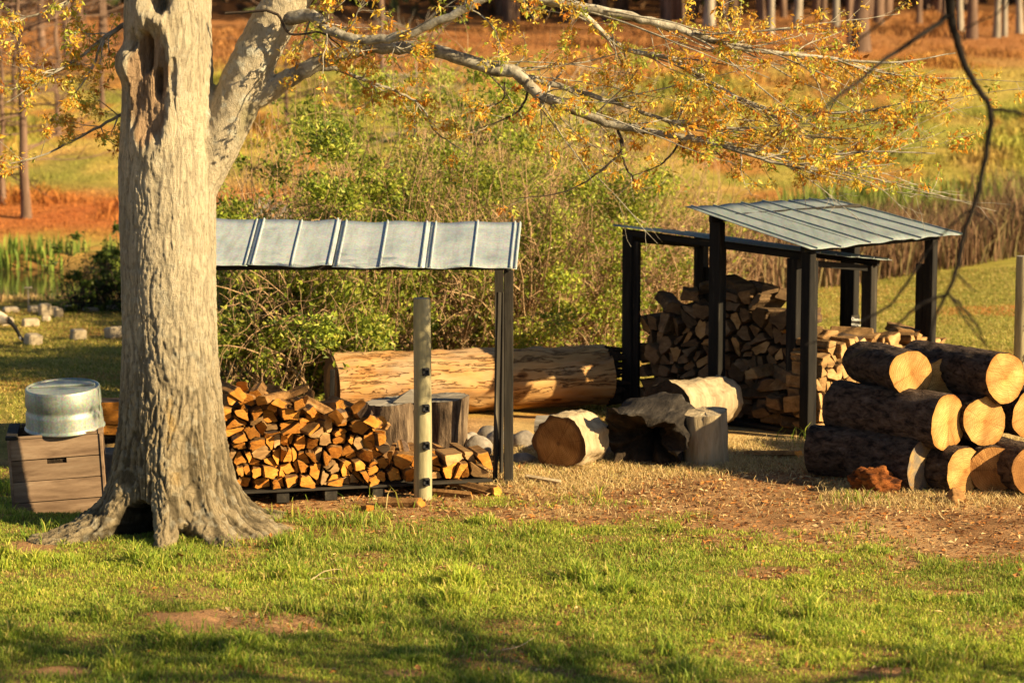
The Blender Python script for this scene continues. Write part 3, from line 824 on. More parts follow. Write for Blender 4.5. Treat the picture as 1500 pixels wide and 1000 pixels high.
BOUGHS = [
    # the long bough
    [(385, 137, -.06, .085), (440, 105, -.12, .072), (500, 80, -.2, .062), (560, 70, -.25, .055), (640, 76, -.3, .055), (720, 100, -.35, .056), (757, 108, -.35, .055), (790, 138, -.38, .048), (850, 165, -.4, .040), (910, 186, -.42, .034), (1000, 201, -.45, .027), (1080, 218, -.45, .020), (1170, 232, -.5, .014), (1270, 222, -.5, .009), (1370, 225, -.5, .004)],
    # up and out of the picture
    [(405, 30, -.1, .07), (455, 22, -.3, .052), (480, 42, -.4, .045), (530, 58, -.5, .040), (590, 52, -.6, .037), (650, 28, -.7, .035), (720, -5, -.8, .033), (800, -30, -.9, .03), (900, -50, -1., .02), (1000, -60, -1., .012)],
    # high right bough coming down into view
    [(440, -20, -.1, .11), (600, -40, -.3, .075), (740, -10, -.4, .055), (840, 8, -.45, .042), (940, 28, -.5, .036), (1010, 48, -.5, .030), (1080, 70, -.5, .024), (1180, 82, -.5, .016), (1300, 92, -.5, .009), (1400, 78, -.5, .004)],
    [(800, 2, -.4, .034), (850, 18, -.3, .028), (910, 70, -.2, .022), (980, 85, -.2, .020), (1040, 120, -.2, .019), (1100, 152, -.2, .017), (1170, 168, -.2, .012), (1260, 162, -.2, .008), (1350, 148, -.2, .004)],
    [(757, 108, -.35, .03), (830, 130, -.3, .024), (900, 150, -.3, .02), (990, 180, -.3, .015), (1080, 190, -.3, .012), (1180, 200, -.3, .008), (1290, 205, -.3, .004)],
    [(1000, 201, -.45, .016), (1060, 215, -.5, .013), (1140, 240, -.6, .011), (1220, 248, -.6, .008), (1310, 240, -.6, .004)],
    # lower thin bough
    [(410, 118, -.1, .032), (480, 100, .05, .022), (540, 120, .1, .016), (590, 138, .15, .012), (620, 160, .15, .009), (640, 195, .15, .007), (690, 228, .15, .003)],
    # left, small
    [(215, 150, .35, .02), (165, 175, .3, .014), (110, 205, .2, .010), (60, 228, .1, .007), (5, 242, 0, .003)],
    [(215, 20, .3, .03), (160, 50, .1, .018), (120, 82, 0, .013), (60, 118, -.1, .008), (10, 150, -.2, .003)],
    [(225, -40, .3, .04), (140, -30, .1, .022), (90, 10, 0, .015), (40, 25, -.1, .009), (-20, 45, -.2, .004)],
    [(150, 60, .05, .012), (135, 100, 0, .009), (115, 130, -.05, .006), (105, 150, -.05, .003)],
]
DROOP = [
    [(775, 125, -.36, .012), (768, 150, -.36, .011), (752, 168, -.36, .009), (720, 182, -.36, .006), (690, 192, -.36, .003)],
    [(905, 190, -.42, .013), (912, 218, -.42, .012), (880, 250, -.42, .009), (830, 280, -.42, .007), (750, 292, -.42, .003)],
    [(908, 205, -.42, .011), (915, 240, -.42, .010), (928, 262, -.42, .008), (945, 285, -.42, .003)],
    [(1000, 203, -.45, .010), (978, 232, -.45, .009), (960, 245, -.45, .006), (925, 258, -.45, .003)],
    [(740, 120, -.36, .009), (735, 148, -.36, .007), (700, 160, -.36, .004), (680, 168, -.36, .002)],
    [(330, 20, -.2, .014), (400, 18, -.3, .013), (425, 50, -.35, .012), (470, 48, -.4, .010), (500, 70, -.4, .005)],
]
mains = [px_path(p) for p in BOUGHS]
for pp, rr in mains: branch_part('bough', [(pp, rr)], MT['oakbranch'], 12)
droops = [px_path(p) for p in DROOP]
branch_part('drooping_twigs', droops, MT['darktwig'], 6, 'stuff')

# crown above the picture: limbs continuing upward
upper = []
for (a, b_, L_, dx, dz) in ((TX + .1, 6.9, 3.2, -.6, 1.1), (TX + .1, 6.6, 3.0, .5, 1.0), (TX + .1, 5.9, 3.0, -1.0, .5), (TX + 1.7, 6.1, 3.0, .9, .7), (TX + 1.5, 5.7, 2.6, .2, 1.0)):
    q = wander((a, TY, b_), (dx, rng.uniform(-.4, .4), dz), L_, 12, .10)
    upper.append((q, np.linspace(.13, .03, 12)))
branch_part('upper_limbs', upper, MT['oakbranch'], 8, 'stuff')

tw = []; tips = []
def sprout(pp, rr, n, lo, hi, l0, l1, lv, spread=1.0, upb=.06):
    for _ in range(n):
        t = rng.uniform(lo, hi); k = int(t * (len(pp) - 1)); k = min(k, len(pp) - 2)
        tg = pp[k + 1] - pp[k]; tg /= np.linalg.norm(tg) + 1e-9
        d = tg * rng.uniform(.5, 1.1) + rand_unit(1)[0] * .75 * spread; d[1] *= .7
        L_ = rng.uniform(l0, l1); q = wander(pp[k], d, L_, 7, .16, 0, rng.uniform(-.03, upb))
        r0 = min(rr[k] * .55, .009 if lv else .006) ; r0 = max(r0, .0022)
        tw.append((q, np.linspace(r0, .0014, 7)))
        if lv: sprout(q, np.linspace(r0, .0014, 7), rng.integers(2, 6), .25, .95, l0 * .35, l1 * .42, 0, 1.1)
        tips.append(q[-1]); tips.append(q[rng.integers(3, 6)])
        if rng.random() < .5: tips.append(q[rng.integers(2, 6)])
lat = []
for bi, nn_ in ((0, 16), (2, 15), (3, 14), (4, 12), (5, 10), (1, 6)):
    pp, rr = mains[bi]
    for _ in range(nn_):
        k = int(rng.uniform(.3, .85) * (len(pp) - 2)); tg = pp[k + 1] - pp[k]; tg /= np.linalg.norm(tg)
        d = tg + rand_unit(1)[0] * np.array([.25, .45, .28]); q = wander(pp[k], d, rng.uniform(.7, 1.9), 12, .07, 0, rng.uniform(-.012, .02)); r0 = min(rr[k] * .6, rng.uniform(.006, .012))
        lat.append((q, np.linspace(r0, .0022, 12)))
branch_part('side_branches', lat, MT['oakbranch'], 6, 'stuff')
for pp, rr in lat: sprout(pp, rr, rng.integers(3, 7), .3, .98, .12, .45, 0, 1.0)
cnt = [(18, .15, .97, .3, .8), (16, .1, .8, .3, .7), (18, .25, .97, .3, .8), (16, .15, .97, .25, .7), (12, .1, .97, .25, .6), (10, .1, .97, .25, .6), (11, .2, .97, .2, .5), (9, .2, .97, .2, .45), (11, .2, .97, .2, .5), (10, .2, .97, .2, .5), (6, .2, .97, .15, .35)]
for (pp, rr), c in zip(mains, cnt): sprout(pp, rr, c[0], c[1], c[2], c[3], c[4], 1)
for pp, rr in droops: sprout(pp, rr, 5, .3, .98, .12, .35, 0)
for pp, rr in upper: sprout(pp, rr, 16, .25, .98, .4, 1.2, 1)
branch_part('twigs', tw, MT['oakbranch'], 4, 'stuff')
tips = np.array(tips)
_px, _py = proj(tips[:, 0], tips[:, 1], tips[:, 2]); tips = tips[~((_py > 285) & (_px > 950))]; _px, _py = proj(tips[:, 0], tips[:, 1], tips[:, 2]); tips = tips[~((_py > 275) & (_px > 820))]
print('oak tips', len(tips), 'twigs', len(tw))
tips = tips[rng.random(len(tips)) < .80]
nl = 13
C_ = np.repeat(tips, nl, 0) + rng.normal(size=(len(tips) * nl, 3)) * .021
D_ = rand_unit(len(C_)); D_[:, 2] -= .55
L_ = rng.uniform(.02, .066, len(C_)) * np.repeat(rng.uniform(.65, 1.25, len(tips)), nl)
V, T = leaves(C_, D_, L_, L_ * rng.uniform(.32, .5, len(C_)))
pal = np.array([(.74, .36, .04), (.82, .55, .07), (.80, .64, .14), (.46, .50, .07), (.58, .21, .03)])
tc = rng.choice(5, len(tips), p=[.24, .32, .18, .19, .07])
ci = np.repeat(tc, nl); sw = rng.random(len(ci)) < .3; ci[sw] = rng.choice(5, sw.sum())
lc = pal[ci] * rng.uniform(.7, 1.2, (len(ci), 1))
o = opart('foliage', npmesh('foliage', V, T, [MT['leaf']], np.repeat(lc, 4, 0)))
o['kind'] = 'stuff'; o['label'] = 'clusters of small orange and yellow new leaves'
rng = np.random.default_rng(101)
# ------------------------------------------------------------------ log builders
def log_mesh(L, r0, r1, mb, mcap, nseg=14, sides=40, rough=.012, plate=.0, ragged=0.0, seed=0):
    """axis along x from -L (far end) to 0 (the near cut end)"""
    rg = np.random.default_rng(seed)
    xs = np.linspace(-L, 0, nseg); th = np.arange(sides) * 2 * math.pi / sides
    XX, TH = np.meshgrid(xs, th, indexing='ij')
    rad = np.interp(XX, [-L, 0], [r0, r1]); s = seed * 3.7
    oval = 1 + .05 * np.sin(2 * TH + s) + .03 * np.sin(3 * TH + 2 * s)
    n = fbm2(TH * 5 / 2 / math.pi * 2.546 + s, XX * 3 + s, 3) - .5
    n = n * np.minimum(1, 1) 
    c, sn = np.cos(TH), np.sin(TH)
    p3 = np.stack([XX * 5 + s, c * 3.2 + s, sn * 3.2], -1).reshape(-1, 3)
    n = (fbm3(p3, 3) - .5).reshape(XX.shape)
    pl = (fbm3(np.stack([XX * 14 + s, c * 11, sn * 11], -1).reshape(-1, 3), 2) - .5).reshape(XX.shape)
    rr = rad * oval + n * rough * 3 + pl * plate * np.clip(np.minimum(-XX, XX + L) / .05, .15, 1)
    xo = XX + 0
    if ragged:
        q = (fbm2(TH * 3 + s, TH * 0 + s, 3) - .4) * ragged
        xo = XX - np.where(XX < -L + .01, 0, 0); xo[0] = xo[0] - q[0]
    V = np.stack([xo, rr * c, rr * sn], -1).reshape(-1, 3)
    i = np.arange(nseg - 1)[:, None] * sides; j = np.arange(sides); jn = (j + 1) % sides
    Q = np.stack([i + j, i + jn, i + sides + jn, i + sides + j], -1).reshape(-1, 4)
    body = npmesh('log', V, Q[:, ::-1], [mb], None, True)
    # cut faces: slightly domed fans set into the bark
    def cap(k, xface, sgn):
        ring = V[k * sides:(k + 1) * sides].copy()
        vs = [ (xface + sgn * .006, 0, 0) ]; fs = []
        for f in (.35, .7, .985):
            for q in ring: vs.append((xface + (q[0] - xface) * f + sgn * .006 * (1 - f), q[1] * f, q[2] * f))
        for q in range(sides):
            a, b_ = 1 + q, 1 + (q + 1) % sides
            fs.append((0, a, b_) if sgn > 0 else (0, b_, a))
            for u in (0, 1):
                A, B = a + u * sides, b_ + u * sides; C2, D2 = B + sides, A + sides
                fs.append((A, D2, C2, B) if sgn > 0 else (A, B, C2, D2))
        return pymesh('cut_end', vs, fs, [mcap], None, True)
    return body, cap(nseg - 1, 0.0, 1), cap(0, -L, -1)

def place_axis(o, end, d, roll=0.0):
    o.matrix_local = Matrix.Translation(Vector(end)) @ (frame(Vector(d)) @ Matrix.Rotation(roll, 3, 'X')).to_4x4()

_ls = [0]
def log(name, end, d, L, r0, r1, label, cat, group=None, mb=None, mcap=None, roll=0.0, rough=.012, plate=.02, ragged=0, nseg=22, mback=None, sides=48):
    _ls[0] += 1
    b_, c1, c2 = log_mesh(L, r0, r1, mb or MT['pinebark'], mcap or MT['cut'], nseg, sides, rough, plate, ragged, _ls[0])
    o = obj(name, b_); place_axis(o, end, d, roll); tag(o, label, cat, group)
    obj('cut_end', c1, o)
    if mback is not None: c2.materials.clear(); c2.materials.append(mback)
    obj('cut_end', c2, o)
    return o

def hdir(deg, z=0.0):
    """horizontal direction, degrees from towards-the-camera (-y), positive to the right (+x)"""
    return Vector((math.sin(R(deg)), -math.cos(R(deg)), z)).normalized()

# ------------------------------------------------------------------ pile of pine logs, right
GP = 'sawn pine logs in the pile on the right'
def pile(px, py, zc, deg, L, r, label, mcap=None, tilt=0.0, r0=None):
    e = g(px, py, zc); 
    return log('pine_log', e, hdir(deg, tilt), L, r0 or r * .97, r, label, 'log', GP, MT['pinebark'], mcap, rng.uniform(0, 6), .012, .038)
pile(1354, 684, .255, 40, .80, .255, 'short pine log with grey stained cut end in bottom row of the log pile', MT['cutgrey'])
pile(1292, 668, .26, 58, .72, .25, 'bark covered pine log at the left end of the bottom row, its cut end hidden', MT['cutbrown'])
pile(1413, 689, .24, 36, 1.25, .235, 'pine log with pale oval end standing right of the grey stained one', None)
pile(1457, 688, .235, 6, .8, .235, 'weathered pine log with shaded brown end in bottom row', MT['cutbrown'])
pile(1516, 690, .25, 20, 1.1, .25, 'dark bark log at the lower right corner, cut by the picture edge', MT['cutbrown'])
pile(1389, 619, .685, 39, 1.42, .258, 'long pine log with bright round end in the middle row of the pile', None, r0=.235)
pile(1442, 617, .675, 24, 1.5, .238, 'pine log with yellow end right beside the long middle one', None)
pile(1512, 605, .69, 26, 1.5, .24, 'pine log in the middle row at the right picture edge', None)
pile(1335, 547, 1.10, 22, .92, .232, 'pine log with the big round orange sunlit end on top left of the pile', None, r0=.215)
pile(1473, 553, 1.09, 33, 1.20, .248, 'pine log on top right of the pile with a twig shadow across its end', None)
pile(1380, 555, 1.02, 8, .62, .195, 'smaller pine log behind the top row, only the top of its end showing', None)
log('pine_log', at(1476, 545, 24.3), hdir(60), .5, .19, .2, 'bark covered log peeping out behind the top right log', 'log', GP, MT['pinebark'], MT['cutbrown'], 0, .01, .02)

# ------------------------------------------------------------------ long debarked log
e = at(886, 561, 28.0); a_ = at(486, 570, 27.0)
e.z = .375; a_.z = .39
ax = (e - a_)
lg = log('debarked_log', e, ax, ax.length, .385, .36, 'long thick debarked log lying on the ground before the bushes', 'log', None, MT['debarked'], MT['rotten'], 1.2, .022, .022, 0, 60, MT['cutbrown'])
# ragged broken end
vs, fs = [], []
for k in range(46):
    an = rng.uniform(0, 2 * math.pi); rr_ = .34 * math.sqrt(rng.random()); cy, cz = rr_ * math.cos(an), rr_ * math.sin(an)
    l_ = rng.uniform(.05, .24) * (1.2 if cz > -.1 else .6); w_ = rng.uniform(.03, .07)
    o_ = len(vs)
    for (dy, dz) in ((-1, -1), (1, -1), (1, 1), (-1, 1)): vs.append((-.03, cy + dy * w_, cz + dz * w_))
    for (dy, dz) in ((-1, -1), (1, -1), (1, 1), (-1, 1)): vs.append((l_ * rng.uniform(.7, 1.2), cy + dy * w_ * .4, cz + dz * w_ * .4))
    fs += [(o_ + 4, o_ + 5, o_ + 6, o_ + 7)] + [(o_ + q, o_ + (q + 1) % 4, o_ + 4 + (q + 1) % 4, o_ + 4 + q) for q in range(4)]
q_ = obj('broken_end', pymesh('broken_end', vs, fs, [MT['rotten']]), lg); q_['label'] = 'dark splintered broken end of the log'
# grey slab leaning at its left end
cr = empty('dark_slab', a_ + Vector((.02, -.36, -.39)))
tag(cr, 'narrow black slab standing against the left end of the long log', 'slab')
board('slab_plank', (0, 0, 0), (.015, .04, .62), .05, .10, MT['black'], cr)

# ------------------------------------------------------------------ rounds, stumps, grey chunks
p = g(814, 692); p.z = .282
log('log_round', p + Vector((.03, .06, 0)), hdir(-32), .5, .285, .29, 'thick log round lying on its side with orange brown sawn face', 'log round', None, MT['pale'], MT['cutbrown'], .4, .03, .05, 0, 24)
p = at(876, 604, 25.6); p.z = .125
log('grey_log', p, hdir(75), .68, .11, .13, 'short grey weathered log lying in front of the long log', 'log', None, MT['weathered'], MT['rotten'], 0, .01, .008)
p = at(484, 612, 25.0); p.z = .17
log('grey_log', p, hdir(62), .62, .15, .17, 'pale grey log piece behind the pallet stack, right end coloured black as shadow', 'log', None, MT['weathered'], MT['rotten'], 0, .012, .008)  # dark cap stands for the shadow on this end

def stump(name, px, py, r, h, label, mb, mtop, seed, flare=1.12, topz=.02):
    b_ = g(px, py); sides = 44; zs = np.linspace(-.03, h, 14); th = np.arange(sides) * 2 * math.pi / sides
    Z, TH = np.meshgrid(zs, th, indexing='ij')
    c, s = np.cos(TH), np.sin(TH)
    n = (fbm3(np.stack([c * 2.2 + seed, s * 2.2, Z * 1.2], -1).reshape(-1, 3), 3) - .5).reshape(Z.shape)
    pl = (fbm3(np.stack([c * 9 + seed, s * 9, Z * 2], -1).reshape(-1, 3), 2) - .5).reshape(Z.shape)
    rr = r * (np.interp(Z, [0, h], [flare, 1.0]) + n * .35) + pl * .06
    zz = Z + (Z > h - .001) * (c * topz + s * topz * .6)
    V = np.stack([rr * c, rr * s, zz], -1).reshape(-1, 3)
    i = np.arange(13)[:, None] * sides; j = np.arange(sides); jn = (j + 1) % sides
    Q = np.stack([i + j, i + jn, i + sides + jn, i + sides + j], -1).reshape(-1, 4)
    o = obj(name, npmesh(name, V, Q, [mb], None, True), None, (b_.x, b_.y + r, 0))
    top = V[13 * sides:]; vs = [(0, 0, h + .004)]; fs = []
    for f in (.5, .985):
        for q in top: vs.append((q[0] * f, q[1] * f, h + (q[2] - h) * f + rng.normal(0, .003)))
    for q in range(sides):
        a, bb = 1 + q, 1 + (q + 1) % sides; fs.append((0, a, bb)); fs.append((a, a + sides, bb + sides, bb))
    obj('cut_top', pymesh('cut_top', vs, fs, [mtop]), o)
    tag(o, label, 'stump'); return o
stump('upright_stump', 572, 672, .275, .56, 'upright chopping stump with ragged bark left of the round post', MT['stumpbark'], MT['weathered'], 2.0, .98)
stump('upright_stump', 648, 672, .255, .60, 'upright dark stump half hidden by the round post', MT['stumpbark'], MT['weathered'], 7.0, .82)
stump('pale_stump', 1035, 686, .235, .54, 'pale barkless stump standing before the black shed', MT['pale'], MT['pale'], 4.0, 1.06)
# grey wedge lying on the stump
p = at(598, 592, 24.55)
vs = [(-.16, -.09, 0), (.15, -.10, 0), (.17, .10, 0), (-.15, .1, 0), (-.15, .0, .03), (.02, -.02, .13), (.12, .03, .13), (.15, .06, .07)]
w_ = obj('wood_wedge', pymesh('wood_wedge', vs, [(3, 2, 1, 0), (0, 1, 5, 4), (1, 7, 6, 5), (1, 2, 7), (2, 3, 6, 7), (3, 4, 5, 6), (0, 4, 3)], [MT['weathered']]), None, (p.x, 24.65, .565))
tag(w_, 'bluish grey wood wedge lying on the chopping stump', 'wood')

# ------------------------------------------------------------------ rotten hollow log
MT['hollow'] = grain_mat('old_grey_log_shell', [(.36, (.012, .009, .007)), (.55, (.04, .032, .024)), (.75, (.13, .11, .085))], (.25, 1, 1), 7, .95, 1.0, .03)
def hollow_log():
    sides = 64; nseg = 20; L = .8; ro = .42
    th = np.arange(sides) * 2 * math.pi / sides; xs = np.linspace(-L, 0, nseg)
    XX, TH = np.meshgrid(xs, th, indexing='ij'); c, s = np.cos(TH), np.sin(TH)
    n = (fbm3(np.stack([XX * 2.5, c * 2.4, s * 2.4], -1).reshape(-1, 3), 3) - .5).reshape(XX.shape)
    rr = ro * (1 + .55 * n)
    rag = (fbm2(c * 2.2 + 3, s * 2.2 + 2, 4) - .5) * .5 + .20 * smooth(.1, .8, s)
    xo = XX + (XX + L) / L * rag
    Vo = np.stack([xo, rr * c, rr * s * .76], -1)
    ri = np.clip(rr * .90, .1, None) * np.interp(XX, [-L, -.45, -.18, 0], [.04, .22, .62, 1.0]) * (1 + 1.2 * n)
    Vi = np.stack([xo - .01, ri * c, ri * s * .76], -1)
    V = np.concatenate([Vo.reshape(-1, 3), Vi.reshape(-1, 3)]); of = nseg * sides
    i = np.arange(nseg - 1)[:, None] * sides; j = np.arange(sides); jn = (j + 1) % sides
    Qo = np.stack([i + j, i + sides + j, i + sides + jn, i + jn], -1).reshape(-1, 4)
    Qi = Qo[:, ::-1] + of
    k = (nseg - 1) * sides; Qr = np.stack([k + j, of + k + j, of + k + jn, k + jn], -1)
    sh = npmesh('hollow_log', V, np.concatenate([Qo, Qr]), [MT['hollow']], None, True)
    inn = npmesh('rotten_core', V, Qi, [MT['rotten']], None, True)
    return sh, inn
sh, inn = hollow_log()
hl = obj('hollow_log', sh); place_axis(hl, g(944, 690) + Vector((0, .12, .30)), hdir(-16, -.06), .0)
obj('rotten_core', inn, hl)
tag(hl, 'big dark rotten log with hollow end at the left posts of the shed', 'log')
p = at(975, 585, 25.55); p.z = .33
log('pale_log', p, hdir(-42), 1.0, .27, .33, 'pale bleached log lying behind the dark rotten one by the shed', 'log', None, MT['pale'], MT['rotten'], 0, .03, .03)
# broken grey shell slab at its left
vs = [(-.30, 0, .02), (.02, -.05, .0), (.28, .06, .42), (.10, .12, .52), (-.16, .08, .34), (-.28, .05, .03), (.04, .02, .0), (.29, .12, .40), (.12, .18, .49), (-.14, .14, .31)]
w_ = obj('bark_slab', pymesh('bark_slab', vs, [(0, 1, 2, 3, 4), (9, 8, 7, 6, 5), (0, 5, 6, 1), (1, 6, 7, 2), (2, 7, 8, 3), (3, 8, 9, 4), (4, 9, 5, 0)], [MT['weathered']]), None, g(930, 668) + Vector((0, .1, 0)))
tag(w_, 'curved grey shell of wood leaning on the hollow log', 'wood')

# ------------------------------------------------------------------ firewood: packed split pieces
def clip_poly(poly, nrm, off):
    out = []
    for k in range(len(poly)):
        a, b_ = poly[k], poly[(k + 1) % len(poly)]
        da = a[0] * nrm[0] + a[1] * nrm[1] - off; db = b_[0] * nrm[0] + b_[1] * nrm[1] - off
        if da <= 0: out.append(a)
        if da * db < 0:
            t = da / (da - db); out.append((a[0] + (b_[0] - a[0]) * t, a[1] + (b_[1] - a[1]) * t))
    return out
def area(p): return .5 * sum(p[k][0] * p[(k + 1) % len(p)][1] - p[(k + 1) % len(p)][0] * p[k][1] for k in range(len(p)))

def pack(width, top, cell, seed, split=.62):
    """cells of a jittered Voronoi pattern, many split in two like cleft logs; top(u) is the height profile"""
    rg = np.random.default_rng(seed); pts = []
    nx_ = int(width / cell)
    for r_ in range(int(2.2 / cell)):
        for k in range(nx_ + 1):
            u = (k + .5 * (r_ % 2) + rg.uniform(-.42, .42)) * cell; v = (r_ + .5 + rg.uniform(-.4, .4)) * cell * .88
            if -.3 * cell < u < width + .3 * cell and v < top(min(max(u, 0), width)) - cell * .30: pts.append((u, v))
    pts = np.array(pts); cells = []
    for k, (u, v) in enumerate(pts):
        poly = [(u - cell, max(0, v - cell)), (u + cell, max(0, v - cell)), (u + cell, v + cell * .62), (u - cell, v + cell * .62)]
        poly = clip_poly(clip_poly(poly, (1, 0), width + .02), (-1, 0), .02)
        dd = ((pts - pts[k]) ** 2).sum(1); near = np.argsort(dd)[1:14]
        for q in near:
            nv_ = pts[q] - pts[k]; poly = clip_poly(poly, nv_, nv_ @ (pts[k] + pts[q]) / 2)
            if len(poly) < 3: break
        if len(poly) < 3 or abs(area(poly)) < .002: continue
        cu, cv = np.mean(poly, 0)
        parts = [poly]
        if rg.random() < split and abs(area(poly)) > .012:
            an = rg.uniform(0, math.pi); nrm = (math.cos(an), math.sin(an)); of = cu * nrm[0] + cv * nrm[1] + rg.normal(0, .012)
            parts = [clip_poly(poly, nrm, of), clip_poly(poly, (-nrm[0], -nrm[1]), -of)]
        for p_ in parts:
            if len(p_) < 3 or abs(area(p_)) < .0018: continue
            cells.append(p_)
    return cells

def split_mesh(poly, L, rg, mats, shrink=.93, barkp=.35):
    """a prism along local -y..: end face at y=0 facing -y, running back to y=L; poly in (x,z) about its centre"""
    P = np.array(poly); c = P.mean(0); P = (P - c) * shrink
    # round the corners a little: replace each corner by two points
    Q = []
    n = len(P)
    for k in range(n):
        a, b_, d_ = P[k - 1], P[k], P[(k + 1) % n]
        t = rg.uniform(.05, .2); Q.append(b_ + (a - b_) * t + rg.normal(0, .004, 2)); Q.append(b_ + (d_ - b_) * t + rg.normal(0, .004, 2)); Q.append((b_ + d_) / 2 * rg.uniform(.86, 1.02) + rg.normal(0, .004, 2))
    Q = np.array(Q); n = len(Q); rings = [0, .012, L * .5, L - .012, L]; sc = [.93, 1.0, rg.uniform(.9, 1.03), rg.uniform(.85, 1.0), .85]
    V = []
    sk = rg.normal(0, .02, 2); tl = rg.normal(0, .30, 2)
    for y_, s_ in zip(rings, sc):
        for q in Q:
            yy = y_ + (q @ tl if y_ < .02 else 0)
            V.append((q[0] * s_ + sk[0] * y_ / L, yy, q[1] * s_ + sk[1] * y_ / L))
    V.append((0, -.003, 0)); Fs = []; mi = []
    barks = set()
    if rg.random() < barkp + .25:
        k0 = rg.integers(0, n); barks = {(k0 + q) % n for q in range(rg.integers(1, 4))}
    for k in range(n):
        kn = (k + 1) % n; Fs.append((len(rings) * n, k, kn)); mi.append(0)
        for r_ in range(len(rings) - 1):
            a = r_ * n; Fs.append((a + k, a + n + k, a + n + kn, a + kn)); mi.append(2 if k in barks else 1)
    Fs.append([(len(rings) - 1) * n + k for k in range(n)]); mi.append(0)
    if area([tuple(q) for q in Q]) < 0: Fs = [tuple(reversed(f)) for f in Fs]
    return pymesh('firewood_split', V, Fs, mats, mi), c

def shape_word(poly):
    w = np.ptp([q[0] for q in poly]); h = np.ptp([q[1] for q in poly]); a = abs(area(poly)) / (w * h + 1e-9)
    big = 'small ' if abs(area(poly)) < .010 else ('large ' if abs(area(poly)) > .024 else '')
    if w > 1.7 * h: return big + 'flat'
    if h > 1.6 * w: return big + 'narrow upright'
    if len(poly) == 3 or a < .6: return big + 'wedge-shaped'
    if len(poly) == 4: return big + 'four-sided'
    return big + 'blocky'

def build_stack(origin, ux, cells, L, mats, group, fmt, seed, jit=.03, rowh=.15, z0=0.0, barkp=.35):
    """origin: left foot of the front; ux: unit vector along the front (left to right); pieces run back to the left-hand side"""
    rg = np.random.default_rng(seed)
    items = [(np.mean(c, 0), c) for c in cells]
    rows = {}
    for c, p_ in items: rows.setdefault(int(c[1] / rowh), []).append((c[0], p_))
    rz = math.atan2(ux.y, ux.x); back = Vector((-ux.y, ux.x, 0)); out = []
    for r_ in sorted(rows):
        for k, (u, p_) in enumerate(sorted(rows[r_], key=lambda q: q[0])):
            mt_ = mats if rg.random() > .16 else ([MT['agedend'], MT['agedside'], MT['splitbark']] if mats[0] is MT['splitend'] else [MT['agedend'], mats[1], mats[2]])
            me, c = split_mesh(p_, L * rg.uniform(.9, 1.05), rg, mt_, rg.uniform(.80, .97), barkp)
            o = obj('firewood_split', me, None, origin + ux * c[0] + back * rg.uniform(-jit, jit) + Vector((0, 0, z0 + c[1])))
            o.rotation_euler = (rg.normal(0, .04), rg.normal(0, .16), rz + rg.normal(0, .10))
            tag(o, fmt.format(s=shape_word(p_), r=ORD[min(r_, 29)], k=ORD[min(k, 29)]), 'firewood', group); out.append(o)
    return out

# the stack on the pallet (left)
A0 = g(318, 742); B0 = g(716, 722)
ux = (B0 - A0); ux.z = 0; W = ux.length; ux.normalize()
pal_top = .135
def prof(u):
    t = u / W
    return float(np.interp(t, [0, .10, .2, .3, .36, .42, .5, .56, .60, .64, .72, .78, .86, 1.0], [.80, .82, .76, .70, .62, .64, .58, .56, .46, .32, .26, .24, .26, .22]))
MS = [MT['splitend'], MT['splitside'], MT['splitbark']]
MA = [MT['agedend'], MT['agedside'], MT['splitbark']]
build_stack(A0 + Vector((0, .05, 0)), ux, pack(W, prof, .138, 3), .42, MS, 'split firewood stacked on the pallet', '{s} orange firewood end, {r} layer of pallet stack, {k} from oak', 21, .10, .122, pal_top)
# second row behind, only its top shows
def prof_b(u): return (.86 * prof(u) + .10 + .04 * math.sin(u * 9)) if u < .52 * W else prof(u) * .72
cells = [c for c in pack(W, prof_b, .17, 5) if np.mean(c, 0)[1] > prof(np.mean(c, 0)[0]) - .22]
build_stack(A0 + Vector((-ux.y, ux.x, 0)) * .52 + Vector((0, 0, 0)), ux, cells, .40, MS, 'split firewood in the rear row of the pallet', '{s} rear-row split on pallet stack, {r} layer, {k} from oak', 22, .04, .15, pal_top)
# hidden lower rear pieces carry that row
cells = [c for c in pack(W, prof_b, .26, 8, 0) if np.mean(c, 0)[1] <= prof(np.mean(c, 0)[0]) - .12]
build_stack(A0 + Vector((-ux.y, ux.x, 0)) * .56, ux, cells, .36, MS, 'split firewood in the rear row of the pallet', '{s} low rear-row split on pallet stack, {r} layer, {k} from oak', 23, .01, .24, pal_top)

def loose(px, py, Yd, w, h, L, rot, label, mats=MS, name='firewood_split', n=5, z=None, cat='firewood', group=None, barkp=.4):
    rg = np.random.default_rng(int(px * 7 + py)); an = np.sort((np.arange(n) + rg.uniform(-.3, .3, n)) * 2 * math.pi / n)
    poly = [(w / 2 * math.cos(q), h / 2 * math.sin(q)) for q in an]
    me, c = split_mesh(poly, L, rg, mats, 1.0, barkp)
    for v in me.vertices: v.co.y -= L / 2
    p_ = at(px, py, Yd)
    if z is not None: p_ = g(px, py, z)
    o = obj(name, me, None, p_, rot); tag(o, label, cat, group); return o
loose(450, 592, 22.75, .13, .12, .30, (R(70), .3, .4), 'orange split standing on end on top of the pallet stack', n=4)
loose(365, 595, 22.75, .22, .15, .36, (.1, .2, 1.0), 'bark-backed split on top of the pallet stack beside the oak')
loose(395, 588, 22.85, .18, .12, .34, (R(60), .5, .2), 'orange split tilted upright on top of the pallet stack near the oak', n=4)
loose(350, 612, 22.7, .20, .16, .36, (.2, .1, .3), 'dark orange split at the top left of the pallet stack against the oak')
loose(416, 598, 22.9, .17, .13, .34, (.3, .2, 1.2), 'split lying crosswise on top of the pallet stack')
loose(522, 632, 22.75, .26, .13, .34, (.1, -.2, .9), 'flat split lying across the top of the stack in front of the stump')
loose(520, 648, 22.5, .22, .16, .30, (.0, .1, .4), 'pale round-backed split with sawn end near the middle of the stack top', n=8, barkp=1.)
